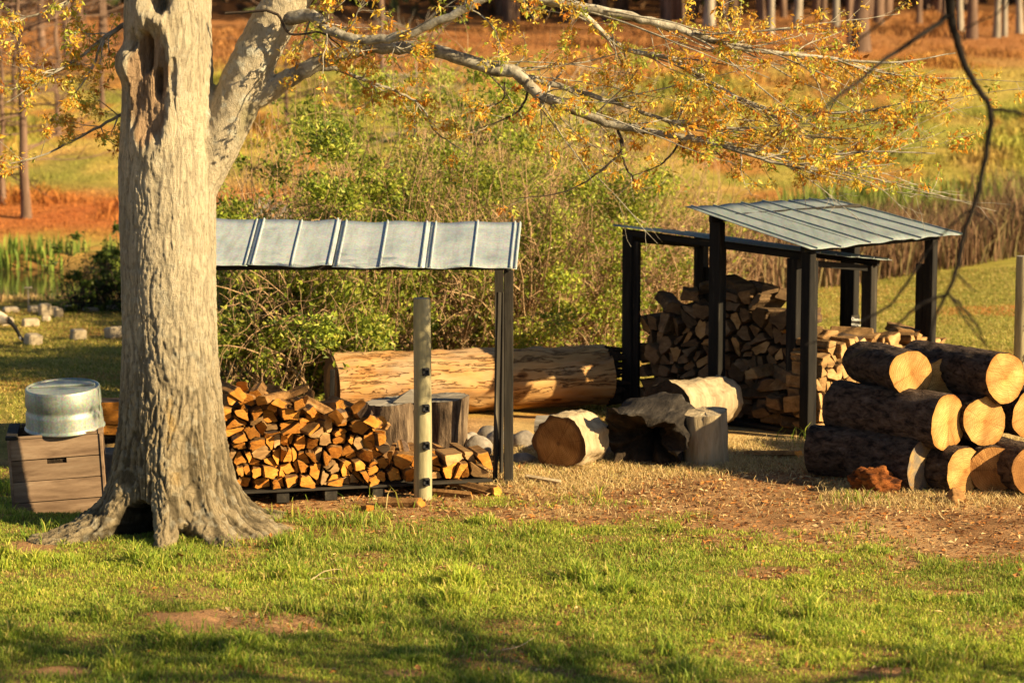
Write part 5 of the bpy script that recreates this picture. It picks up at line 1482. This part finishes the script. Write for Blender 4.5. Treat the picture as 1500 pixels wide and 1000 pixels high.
# ------------------------------------------------------------------ goose grazing at the left edge
gp = g(-14, 500); gz = empty('goose', (gp.x, gp.y, terr1(gp.x, gp.y))); tag(gz, 'brown goose grazing with lowered black neck at the left edge', 'goose')
sk = bpy.data.meshes.new('body')
J = [((-.36, 0, .36), .03), ((-.24, 0, .37), .085), ((-.08, 0, .36), .135), ((.10, 0, .34), .13), ((.22, 0, .33), .085), ((.32, 0, .29), .036), ((.40, 0, .20), .027), ((.445, 0, .11), .026), ((.47, 0, .07), .034), ((.51, 0, .035), .024), ((.545, 0, .01), .012)]
sk.from_pydata([j[0] for j in J], [(k, k + 1) for k in range(len(J) - 1)], [])
to = bpy.data.objects.new('goose_tmp', sk); COL.objects.link(to)
mo = to.modifiers.new('s', 'SKIN'); to.modifiers.new('u', 'SUBSURF').levels = 2
for sv, j in zip(sk.skin_vertices[0].data, J): sv.radius = (j[1], j[1]); sv.use_root = j is J[2]
dg = bpy.context.evaluated_depsgraph_get(); dg.update(); gm = bpy.data.meshes.new_from_object(to.evaluated_get(dg)); bpy.data.objects.remove(to)
co = np.array([v.co for v in gm.vertices]); gc = np.tile([[.30, .20, .12]], (len(co), 1))
gc[(co[:, 0] > .08) & (co[:, 0] <= .27)] = (.62, .50, .34); gc[(co[:, 2] < .29) & (co[:, 0] < .25)] = (.66, .56, .42); gc[co[:, 0] > .285] = (.012, .011, .010)
gc[(co[:, 0] > .455) & (co[:, 0] < .485) & (co[:, 2] < .085) & (co[:, 2] > .03)] = (.75, .7, .6); gc[(co[:, 0] < -.28)] = (.02, .018, .015)
c4 = np.ones((len(co), 4), np.float32); c4[:, :3] = gc; gm.color_attributes.new('col', 'FLOAT_COLOR', 'POINT').data.foreach_set('color', c4.ravel())
gm.materials.clear(); gm.materials.append(col_mat('goose_plumage', .7, 0, .2, .2, 40)); gm.polygons.foreach_set('use_smooth', [True] * len(gm.polygons))
obj('body', gm, gz)
for s in (-1, 1):
    V, Q = tubes([(np.array([(0.0, s * .06, .25), (.015, s * .06, .14), (0, s * .06, .02), (.03, s * .06, .0), (.09, s * .06, -.01)]), [.02, .012, .011, .012, .02])], 6); obj('leg', npmesh('leg', V, Q, [MT['plastic']], None, True), gz)
gz.rotation_euler = (0, 0, R(-14))

# ------------------------------------------------------------------ fallen twig and leaves on the lawn
tp0 = g(455, 852); V, Q = tubes([(wander(tp0 + Vector((0, 0, .02)), (.55, .3, .16), .30, 7, .12), np.linspace(.006, .002, 7)), (wander(tp0 + Vector((.05, .02, .02)), (.8, -.1, .05), .22, 6, .15), np.linspace(.004, .002, 6))], 5)
tag(obj('fallen_twig', npmesh('fallen_twig', V, Q, [MT['pale']], None, True)), 'bleached forked twig lying on the lawn right of the oak', 'twig')
tp0 = g(735, 955); V, Q = tubes([(wander(tp0 + Vector((0, 0, .02)), (1, .5, .08), .36, 8, .1), np.linspace(.005, .002, 8))], 5)
tag(obj('fallen_twig', npmesh('fallen_twig', V, Q, [MT['pale']], None, True)), 'thin straw-coloured twig lying low in the middle of the lawn', 'twig')
lm = grain_mat('dry_leaf', [(.3, (.35, .13, .04)), (.7, (.55, .27, .09))], (1, 1, 1), 20, .8, .4, .003)
FL = [(262, 822, .12, 'large curled brown leaf at the foot of the oak'), (218, 978, .07, 'orange dry leaf near the bottom left'), (225, 950, .05, 'pale upright dry leaf left of the bare patch'), (612, 985, .06, 'orange leaf at the bottom of the lawn'), (1015, 938, .05, 'small orange leaf in the right lawn'), (885, 843, .07, 'red dry leaf below the bare dirt'), (1262, 935, .05, 'orange leaf in the lawn lower right'), (1030, 920, .045, 'small reddish leaf left of centre right lawn'), (1490, 848, .06, 'orange leaf at the right edge of the lawn'), (820, 918, .05, 'tan leaf in the middle of the lawn'), (450, 830, .04, 'small tan leaf near the fallen twig')]
for a, b_, s, lb in FL:
    p_ = g(a, b_); k = 7; vs = []; fs = []
    for i in range(k):
        t = i / (k - 1); w = s * .38 * math.sin(math.pi * (t * .9 + .05)) * (1 + .25 * math.sin(i * 2.4)); zc = .015 + s * .3 * (t - .5) ** 2 * 2
        vs += [(s * (t - .5), -w, zc + w * .5), (s * (t - .5), 0, zc), (s * (t - .5), w, zc + w * .6)]
    for i in range(k - 1):
        for q in (0, 1): fs.append((i * 3 + q, i * 3 + 3 + q, i * 3 + 4 + q, i * 3 + 1 + q))
    tag(obj('fallen_leaf', pymesh('fallen_leaf', vs, fs, [lm], None, True), None, (p_.x, p_.y, terr1(p_.x, p_.y) + .025), (rng.normal(0, .4), rng.normal(0, .3), rng.uniform(0, 6))), lb, 'leaf', 'dry leaves on the lawn')
rng = np.random.default_rng(103)
# ------------------------------------------------------------------ thicket behind the woodpiles
def shrub(name, base, w, dep, h, ncane, ntwig, nleaf, label, lpal, lsize, canem='cane', group=None, arch=1.0, nclump=48):
    e = empty(name, (base[0], base[1], terr1(base[0], base[1]))); tag(e, label, 'bush', group)
    paths = []; tips_ = []
    for _ in range(ncane):
        b0 = np.array([rng.uniform(-w, w) * .8, rng.uniform(-dep, dep) * .7, -.03])
        d = np.array([rng.normal(0, .45), rng.normal(0, .4), 1.0]); Lc = h * rng.uniform(.6, 1.45)
        q = wander(b0, d, Lc, 12, .13, rng.uniform(.0, .17) * arch); r0 = rng.uniform(.006, .018)
        q[:, 2] = np.maximum(q[:, 2], 0.0); q[:, 0] = np.tanh(q[:, 0] / (w * 1.5)) * w * 1.5
        paths.append((q, np.linspace(r0, .003, 12)))
    allp = np.concatenate([p_[0][3:] for p_ in paths])
    tw_ = []
    for _ in range(ntwig):
        s_ = allp[rng.integers(len(allp))]; d = rand_unit(1)[0]; d[2] += .2
        q = wander(s_, d, rng.uniform(.25, .9), 7, .22, .07); q[:, 2] = np.maximum(q[:, 2], 0.02); q[:, 0] = np.tanh(q[:, 0] / (w * 1.6)) * w * 1.6; tw_.append((q, np.linspace(.0055, .002, 7)))
        tips_.append(q[2:])
    V, Q = tubes(paths + tw_, 3)
    c = obj('canes', npmesh('canes', V, Q, [MT[canem]], None, True), e); c['kind'] = 'stuff'
    T_ = np.concatenate(tips_)
    cc = T_[rng.integers(0, len(T_), nclump)]; cr_ = rng.uniform(.10, .30, nclump) * (h / 2.5)
    ci = rng.choice(nclump, int(nleaf * .8), p=cr_ ** 2 / (cr_ ** 2).sum())
    C1 = cc[ci] + rand_unit(len(ci)) * (cr_[ci] * rng.random(len(ci)) ** .5)[:, None] * np.array([1.2, 1, .9])
    C2 = T_[rng.integers(0, len(T_), nleaf - len(ci))] + rng.normal(size=(nleaf - len(ci), 3)) * .04
    C_ = np.concatenate([C1, C2]); C_[:, 2] = np.maximum(C_[:, 2], .03)
    D_ = rand_unit(nleaf); D_[:, 2] += .2; Ls = rng.uniform(.7, 1.6, nleaf) * lsize
    V, T = leaves(C_, D_, Ls, Ls * .55)
    pal = np.array(lpal); cm = rng.uniform(.7, 1.25, nclump); cv = np.concatenate([cm[ci], np.ones(nleaf - len(ci))])[:, None]
    col = pal[rng.choice(len(pal), nleaf)] * rng.uniform(.75, 1.2, (nleaf, 1)) * cv
    lf = obj('leaves', npmesh('leaves', V, T, [MT['leaf']], np.repeat(col, 4, 0)), e); lf['kind'] = 'stuff'
    return e
GL = [(.25, .31, .032), (.36, .40, .045), (.46, .45, .07), (.15, .20, .026)]
SHADE_L = [(.06, .10, .015), (.10, .14, .02), (.14, .17, .025)]  # leaf greens darkened to stand for shade
GB = 'bushes of the thicket behind the woodpiles'
def sb(px, py, *a, **k):
    p_ = g(px, py); return shrub('thicket_bush', (p_.x, p_.y), *a, **k)
sb(395, 574, .75, .7, 2.51, 105, 525, 15666, 'leafy dark green end of the thicket just right of the oak', GL + SHADE_L[1:], .055, group=GB)
sb(505, 560, .85, .8, 3.38, 127, 600, 18679, 'tall green bush above the left half of the lean-to roof', GL, .055, group=GB)
sb(620, 540, .8, .8, 3.26, 150, 600, 15066, 'tangled bush of tan canes behind the round post', GL, .05, group=GB)
sb(735, 535, .8, .8, 3.14, 150, 600, 13858, 'bush of green shoots and canes behind the dark post', GL, .05, group=GB)
sb(840, 520, .8, .9, 2.89, 150, 575, 13858, 'bright green bush left of the black shed', GL, .05, group=GB)
sb(930, 500, .9, .9, 2.51, 195, 575, 4418, 'mostly bare tan bramble at the left post of the black shed', GL, .05, group=GB, arch=1.4)
sb(1010, 478, .9, .9, 2.13, 165, 475, 2008, 'bare brown bramble seen through the black shed', GL, .05, group=GB, arch=1.4)
sb(560, 480, 1.0, .9, 3.64, 105, 682, 32269, 'pale green bush at the top of the thicket behind the long bough', [(.40, .42, .06), (.50, .48, .09), (.28, .33, .045)], .06, group=GB)
sb(700, 470, 1.1, .9, 3.38, 135, 715, 26122, 'yellow green bush rising behind the lean-to roof', [(.40, .42, .06), (.50, .48, .09), (.28, .33, .045)], .06, group=GB)
sb(850, 462, 1.1, .9, 3.14, 165, 747, 19972, 'thin tan and green bush below the drooping twigs', [(.42, .40, .065), (.50, .44, .11), (.29, .32, .05)], .055, group=GB)
sb(395, 470, .8, .7, 2.13, 90, 375, 5422, 'low brown bush by the weathered boards', [(.30, .24, .06), (.24, .26, .04)], .05, group=GB)
sb(445, 570, .85, .7, 2.80, 120, 550, 16321, 'wide green bush rising beside the oak above the lean-to roof', GL, .06, group=GB)
# pond bushes, leaves coloured darker to stand for shade
p_ = g(158, 452)
shrub('pond_bush', (p_.x, p_.y), .75, .5, .8, 50, 260, 5000, 'green bush with shade-darkened leaf colour on the near bank of the pond', SHADE_L, .06, 'darktwig')
p_ = g(215, 455)
shrub('pond_bush', (p_.x, p_.y), .6, .5, .95, 40, 220, 3600, 'pond bush with shade-darkened leaf colour half hidden by the oak trunk', SHADE_L, .06, 'darktwig')
# dense green bush on the hillside
p_ = at(700, 128, 60.); 
shrub('evergreen_bush', (p_.x, 66.), 1.0, .8, 1.5, 40, 260, 3600, 'dense green bush on the hillside under the long bough', [(.14, .22, .02), (.2, .27, .03)], .13, 'darktwig')

# weathered board heap above the roof, left
p_ = at(396, 312, 50.6)
bd = empty('board_heap', (p_.x, 50.6, terr1(p_.x, 50.6))); tag(bd, 'heap of weathered grey boards lying tilted behind the lean-to roof', 'boards')
zb = p_.z - bd.location.z
for k in range(6):
    board('plank', (-.62 + k * .17, -.2, max(.06, zb - .25) - .02 * k), (-.22 + k * .19, .75, max(.35, zb + .28) - .05 * k), .15, .03, MT['weathered'], bd)
board('prop', (-.45, -.1, -.05), (-.45, -.1, max(.06, zb - .27)), .08, .08, MT['weathered'], bd); board('prop', (.3, .4, -.05), (.3, .4, max(.1, zb - .1)), .08, .08, MT['weathered'], bd)

rng = np.random.default_rng(400)
# ------------------------------------------------------------------ trees on the hill
def hill_pt(px, py):
    """where the sight line through a pixel meets the terrain"""
    d = ray(px, py); t = 30.0
    while t < 300:
        q = Vector((0, 0, CAM_H)) + d * t
        if q.z <= terr1(q.x, q.y): return q
        t += .25
    return q
def pine(px, py, wpx, label, mt, H=15., lean=0.0):
    b0 = hill_pt(px, py); r = wpx / 2 * b0.y / F
    e = empty('pine_tree', b0); tag(e, label, 'tree', 'trunks of the wood on the hill')
    n = 12; z = np.linspace(-.3, H, n); P = np.stack([lean * z + rng.normal(0, .03, n), rng.normal(0, .03, n), z], 1)
    rad = np.interp(z, [-.3, 0, .5, H], [1.5, 1.35, 1.05, .3]) * r
    V, Q = tubes([(P, rad)], 12); obj('trunk', npmesh('trunk', V, Q, [mt], None, True), e)
    br = []; C_ = []
    for k in range(14):
        z_ = rng.uniform(.5, 1.0) * H; d = rand_unit(1)[0]; d[2] = abs(d[2]) * .3 + .1
        q = wander((lean * z_, 0, z_), d, rng.uniform(1.2, 2.8) * (1.25 - z_ / H), 6, .1); br.append((q, np.linspace(.05, .01, 6))); C_.append(np.repeat(q[2:], 14, 0))
    V, Q = tubes(br, 4); c = obj('branches', npmesh('branches', V, Q, [mt], None, True), e)
    C_ = np.concatenate(C_); C_ = C_ + rng.normal(size=C_.shape) * .22; D_ = rand_unit(len(C_))
    V, T = leaves(C_, D_, np.full(len(C_), .34), np.full(len(C_), .07)); col = np.array([[.07, .12, .03]]) * rng.uniform(.6, 1.4, (len(C_), 1))
    c = obj('crown', npmesh('crown', V, T, [MT['leaf']], np.repeat(col, 4, 0)), e); c['kind'] = 'stuff'
PT, PA_ = MT['pinetrunk'], MT['paletrunk']
TR = [(1262, 76, 24, 'thickest pine trunk of the wood, reddish, right of centre', PT), (1246, 66, 8, 'thin dark trunk touching the thickest pine', PT), (1129, 54, 9, 'slim pale trunk in the wood', PA_), (1040, 40, 14, 'pale flared trunk at the left of the open wood', PA_),
      (1073, 32, 12, 'grey brown trunk second right of the pale flared one', PT), (1113, 30, 11, 'reddish trunk just left of the slim pale one', PT), (1168, 36, 11, 'sunlit tan trunk midway in the wood', PA_), (1206, 33, 9, 'thin reddish trunk second left of the thickest pine', PT), (1225, 42, 9, 'pale grey trunk left of the thickest pine', PA_),
      (1286, 38, 13, 'tan trunk right of the thickest pine', PT), (1345, 36, 8, 'slender trunk behind the dark forked branch', PT), (1383, 32, 9, 'reddish trunk behind the top of the hanging branch', PT), (1406, 46, 9, 'grey trunk right beside the hanging branch', PA_), (1423, 58, 14, 'stout reddish trunk right of the hanging branch', PT),
      (1461, 56, 9, 'pale trunk of a close pair at the right', PA_), (1472, 55, 7, 'second trunk of the pale pair at the right', PA_), (1492, 50, 9, 'pale trunk at the right picture edge', PA_), (985, 30, 10, 'trunk behind the leaves left of the open wood', PT), (905, 22, 9, 'trunk behind the leaves above the long bough', PT), (560, 150, 9, 'thin trunk on the hillside beneath the bough', PT), (290, 110, 10, 'trunk on the hillside hidden behind the oak', PT), (100, 95, 12, 'straight trunk on the hill at the left', PT), (150, 70, 11, 'straight trunk on the hill nearest the oak at left', PT), (62, 70, 9, 'thin trunk on the hill at far left', PT), (118, 50, 8, 'thin trunk up the hill among bare twigs', PT)]
for a in TR: pine(*a)
# the wood behind reads as one mass
n = 240; paths = []; 
for k in range(n):
    yy = rng.uniform(98, 150); xx = rng.uniform(-.02, .26) * yy * (1 if rng.random() < .8 else 1.4); r_ = rng.uniform(.10, .26); z0 = terr1(xx, yy)
    hh = rng.uniform(9, 15); paths.append((np.array([(xx, yy, z0 - .3), (xx + rng.normal(0, .1), yy, z0 + hh * .5), (xx + rng.normal(0, .2), yy, z0 + hh)]), [r_ * 1.2, r_, r_ * .4]))
V, Q = tubes(paths, 7); tag(obj('distant_wood', npmesh('distant_wood', V, Q, [PT], None, True)), 'dense dark mass of trunks deeper in the wood on the hill', 'wood', kind='stuff')
n = 26000; yy = rng.uniform(100, 150, n); xx = rng.uniform(-.28, .28, n) * yy
C_ = np.stack([xx, yy, terr(xx, yy) + rng.random(n) ** .7 * 9.0], 1); D_ = rand_unit(n)
V, T = leaves(C_, D_, np.full(n, .8), np.full(n, .45)); col = np.array([(.09, .075, .03), (.12, .07, .035), (.07, .085, .025)])[rng.choice(3, n)] * rng.uniform(.6, 1.3, (n, 1))
tag(obj('wood_understory', npmesh('wood_understory', V, T, [MT['leaf']], np.repeat(col, 4, 0))), 'dark brown understory filling the wood on the hill', 'understory', kind='stuff')

# bare twiggy trees on the left bank
def bare_tree(name, px, py, wpx, H, label, nb, spread=1.0, mt='pinetrunk', z_lo=.12):
    b0 = hill_pt(px, py); r = wpx / 2 * b0.y / F; e = empty(name, b0); tag(e, label, 'tree', 'bare trees on the far bank')
    n = 12; z = np.linspace(-.2, H, n); P = np.stack([rng.normal(0, .03, n), rng.normal(0, .03, n), z], 1)
    V, Q = tubes([(P, np.interp(z, [-.2, .3, H], [1.3, 1, .15]) * r)], 10); obj('trunk', npmesh('trunk', V, Q, [MT[mt]], None, True), e)
    bs = []
    for k in range(nb):
        z_ = rng.uniform(z_lo, .98) * H; d = np.array([rng.choice([-1, 1]) * rng.uniform(.5, 1), rng.normal(0, .5), rng.uniform(-.15, .35)])
        L_ = rng.uniform(.8, 2.6) * spread * (1.15 - .6 * z_ / H); q = wander((0, 0, z_), d, L_, 8, .10, 0, .015); bs.append((q, np.linspace(.028, .006, 8)))
        for _ in range(7):
            s_ = q[rng.integers(2, 8)]; dd = d + rand_unit(1)[0] * .9; q2 = wander(s_, dd, rng.uniform(.3, 1.0) * spread, 5, .15); bs.append((q2, np.linspace(.012, .004, 5)))
    V, Q = tubes(bs, 4); c = obj('branches', npmesh('branches', V, Q, [MT[mt]], None, True), e); c['kind'] = 'stuff'
bare_tree('bare_tree', 36, 322, 15, 6.5, 'bare tree with level branches standing on the far bank at left', 44)
bare_tree('bare_tree', 5, 300, 9, 5.5, 'thin bare tree at the far left edge of the far bank', 26)
bare_tree('bare_tree', 85, 200, 9, 6.0, 'twiggy bare tree behind the level-branched one', 40)
bare_tree('bare_tree', 150, 160, 8, 6.0, 'twiggy bare tree on the hill just left of the oak', 40)
bare_tree('bare_tree', 20, 150, 8, 6.0, 'twiggy bare tree up the hill at the left edge', 40)
bare_tree('bare_tree', 420, 190, 6, 3.5, 'small bare tree behind the crotch of the oak', 34, .8)
bare_tree('bare_tree', 610, 215, 5, 3.2, 'small pale bare tree behind the thicket', 30, .8, 'paletrunk')
bare_tree('bare_tree', 880, 235, 5, 2.6, 'pale bare sapling behind the drooping twigs', 30, .7, 'paletrunk', .02)
bare_tree('bare_tree', 520, 195, 5, 3.2, 'bare brown sapling under the long bough', 30, .8)

# ------------------------------------------------------------------ tree whose dark branch hangs into the right of the picture, and its neighbour that shades the lawn
def shade_tree(name, base, H, label, limbs, leafn, seedl, trunk_r=.16, leafpal=((.35, .28, .05), (.25, .26, .04)), hi=.45, amax=math.pi):
    e = empty(name, base); tag(e, label, 'tree')
    n = 14; z = np.linspace(-.2, H, n); P = np.stack([.05 * np.sin(z), .04 * np.cos(z * 1.3), z], 1)
    V, Q = tubes([(P, np.interp(z, [-.2, .4, H], [1.4, 1, .2]) * trunk_r)], 14); obj('trunk', npmesh('trunk', V, Q, [MT['darktwig']], None, True), e)
    bs = []; tp_ = []
    for k in range(limbs):
        z_ = rng.uniform(hi, .98) * H; an = rng.uniform(-amax, amax); d = np.array([math.cos(an), math.sin(an), rng.uniform(.1, .8)])
        q = wander((0, 0, z_), d, rng.uniform(1.5, 3.2) * (1.2 - .5 * z_ / H), 10, .12); bs.append((q, np.linspace(.05, .012, 10)))
        for _ in range(9):
            s_ = q[rng.integers(2, 10)]; q2 = wander(s_, d * .4 + rand_unit(1)[0], rng.uniform(.4, 1.3), 6, .16); bs.append((q2, np.linspace(.014, .004, 6))); tp_.append(q2[1:])
    V, Q = tubes(bs, 5); c = obj('branches', npmesh('branches', V, Q, [MT['darktwig']], None, True), e); c['kind'] = 'stuff'
    T_ = np.concatenate(tp_); C_ = T_[rng.integers(0, len(T_), leafn)] + rng.normal(size=(leafn, 3)) * .10; D_ = rand_unit(leafn)
    V, T = leaves(C_, D_, np.full(leafn, .085), np.full(leafn, .05)); col = np.array(leafpal)[rng.choice(len(leafpal), leafn)] * rng.uniform(.7, 1.2, (leafn, 1))
    c = obj('crown', npmesh('crown', V, T, [MT['leaf']], np.repeat(col, 4, 0)), e); c['kind'] = 'stuff'
    return e
rng = np.random.default_rng(500)
HB = Vector((4.3, 11.6, 0))
ht = shade_tree('roadside_tree', HB, 7.5, 'dark bare tree whose thin branch hangs down into the right of the picture', 16, 800, 1, .11, amax=1.1)
def hp(pts, m=5):
    P = [np.array(at(a, b_, Yd)) - np.array(HB) for a, b_, Yd, r in pts]; Pc = catmull(P, m)
    rr = np.interp(np.linspace(0, len(pts) - 1, len(Pc)), range(len(pts)), [q[3] for q in pts]); Pc[1:-1] += rng.normal(size=(len(Pc) - 2, 3)) * .0025; return Pc, rr
st = np.array([0, 0, 5.6]); top = np.array(at(1380, -260, 11.7)) - np.array(HB); mid = (st + top) / 2 + np.array([0, 0, .5])
q0 = np.array(at(1388, -60, 11.8)) - np.array(HB); q1 = np.array(at(1392, 20, 11.9)) - np.array(HB)
lead = catmull([st, mid, top, q0, q1], 6)
HP = [(lead, np.linspace(.05, .024, len(lead))),
      hp([(1392, 20, 11.9, .024), (1402, 60, 11.9, .020), (1412, 92, 11.9, .018), (1432, 130, 11.9, .016), (1450, 160, 11.9, .015), (1446, 215, 11.9, .0135), (1430, 290, 11.9, .012), (1412, 345, 11.9, .012), (1402, 395, 11.9, .011), (1386, 430, 11.9, .009), (1368, 470, 11.9, .007), (1360, 510, 11.9, .004)]),
      hp([(1392, 20, 11.9, .014), (1350, 52, 11.8, .012), (1300, 85, 11.6, .011), (1240, 132, 11.0, .008), (1190, 172, 10.2, .005), (1140, 212, 9.4, .0025)]),
      hp([(1330, 0, 12.3, .006), (1300, 26, 12.3, .006), (1262, 55, 12.3, .005), (1210, 90, 12.3, .003)]),
      hp([(1450, 160, 11.9, .010), (1480, 163, 11.9, .008), (1512, 172, 11.9, .006)]),
      hp([(1385, 432, 11.9, .008), (1350, 445, 11.9, .008), (1320, 470, 11.9, .007), (1290, 495, 11.9, .006), (1240, 525, 11.9, .005), (1200, 540, 11.9, .003)]),
      hp([(1390, 430, 11.9, .007), (1410, 450, 11.9, .007), (1432, 480, 11.9, .006), (1446, 510, 11.9, .003)]),
      hp([(1390, 430, 11.9, .006), (1405, 455, 11.9, .006), (1425, 482, 11.9, .005), (1444, 508, 11.9, .003)]),
      hp([(1420, 308, 11.9, .007), (1400, 325, 11.9, .006), (1375, 350, 11.9, .005), (1355, 372, 11.9, .003)]),
      hp([(1424, 308, 11.9, .005), (1448, 322, 11.9, .004), (1462, 330, 11.9, .002)]),
      hp([(1402, 400, 11.9, .005), (1420, 420, 11.9, .004), (1432, 428, 11.9, .002)]),
      hp([(1446, 205, 11.9, .005), (1465, 218, 11.9, .003), (1475, 225, 11.9, .002)]),
      hp([(1412, 60, 11.9, .005), (1416, 40, 11.9, .005), (1460, 20, 11.9, .004), (1490, -10, 11.9, .003)]),
      hp([(1355, 372, 12.2, .008), (1310, 440, 12.2, .007), (1270, 465, 12.2, .006), (1230, 490, 12.2, .005), (1180, 505, 12.2, .003)])]
HP[-1] = hp([(1330, 400, 10.6, .004), (1300, 440, 10.5, .006), (1265, 470, 10.4, .006), (1230, 488, 10.3, .005), (1195, 502, 10.2, .003)]) if False else HP[-1]
V, Q = tubes([(a_, np.asarray(r_) * 1.05) for a_, r_ in HP], 8); o = obj('hanging_branch', npmesh('hanging_branch', V, Q, [MT['unlittwig']], None, True), ht)
o['label'] = 'thin dark forked branch hanging down in the foreground'
shade_tree('roadside_tree', Vector((8.4, 12.0, 0)), 5.2, 'bushy young tree off to the right that shades the near lawn', 34, 1100, 2, .05, hi=.15)
shade_tree('roadside_tree', Vector((9.6, 10.4, 0)), 7.0, 'taller bushy tree off to the right behind the young one', 36, 1400, 3, .06, hi=.3)

# ------------------------------------------------------------------ splits that nothing shows of are joined into one mass
dg = bpy.context.evaluated_depsgraph_get(); dg.update()
origin = Vector((0, 0, CAM_H)); vis = {}; splits = [o for o in bpy.data.objects if o.name.startswith('firewood_split')]
for o in splits:
    mw_ = o.matrix_world; me = o.data; n = len(me.vertices); cnt = 0
    for p in me.polygons:
        c = mw_ @ p.center; nn = (mw_.to_3x3() @ p.normal).normalized(); d = (c - origin)
        if nn.dot(d) > 0: continue
        L_ = d.length; hit, loc, nrm, idx, ob, _m = SC.ray_cast(dg, origin, d / L_, distance=L_ + .01)
        if hit and ((loc - c).length < .02): cnt += p.area * abs(nn.dot(d / L_))
    vis[o.name] = cnt
order = sorted(splits, key=lambda o: -vis[o.name]); keep = [o for o in order if vis[o.name] > .0004][:300]
drop = [o for o in splits if o not in set(keep)]
print('splits', len(splits), 'kept', len(keep))
if drop:
    bm = bmesh.new(); mats = []
    for o in drop:
        idx = []
        for m_ in o.data.materials:
            if m_ not in mats: mats.append(m_)
            idx.append(mats.index(m_))
        n0 = len(bm.verts); f0 = len(bm.faces); bm.from_mesh(o.data); bm.verts.ensure_lookup_table(); bm.faces.ensure_lookup_table()
        bmesh.ops.transform(bm, matrix=o.matrix_world, verts=bm.verts[n0:])
        for f in bm.faces[f0:]: f.material_index = idx[f.material_index]
        bpy.data.objects.remove(o)
    hm = bpy.data.meshes.new('inner_firewood'); bm.to_mesh(hm); bm.free()
    for m_ in mats: hm.materials.append(m_)
    tag(obj('inner_firewood', hm), 'firewood buried inside the stacks behind the visible pieces', 'firewood', kind='stuff')
print('objects', len(bpy.data.objects), 'tris', sum(len(o.data.loops) - 2 * len(o.data.polygons) for o in bpy.data.objects if o.type == 'MESH'))
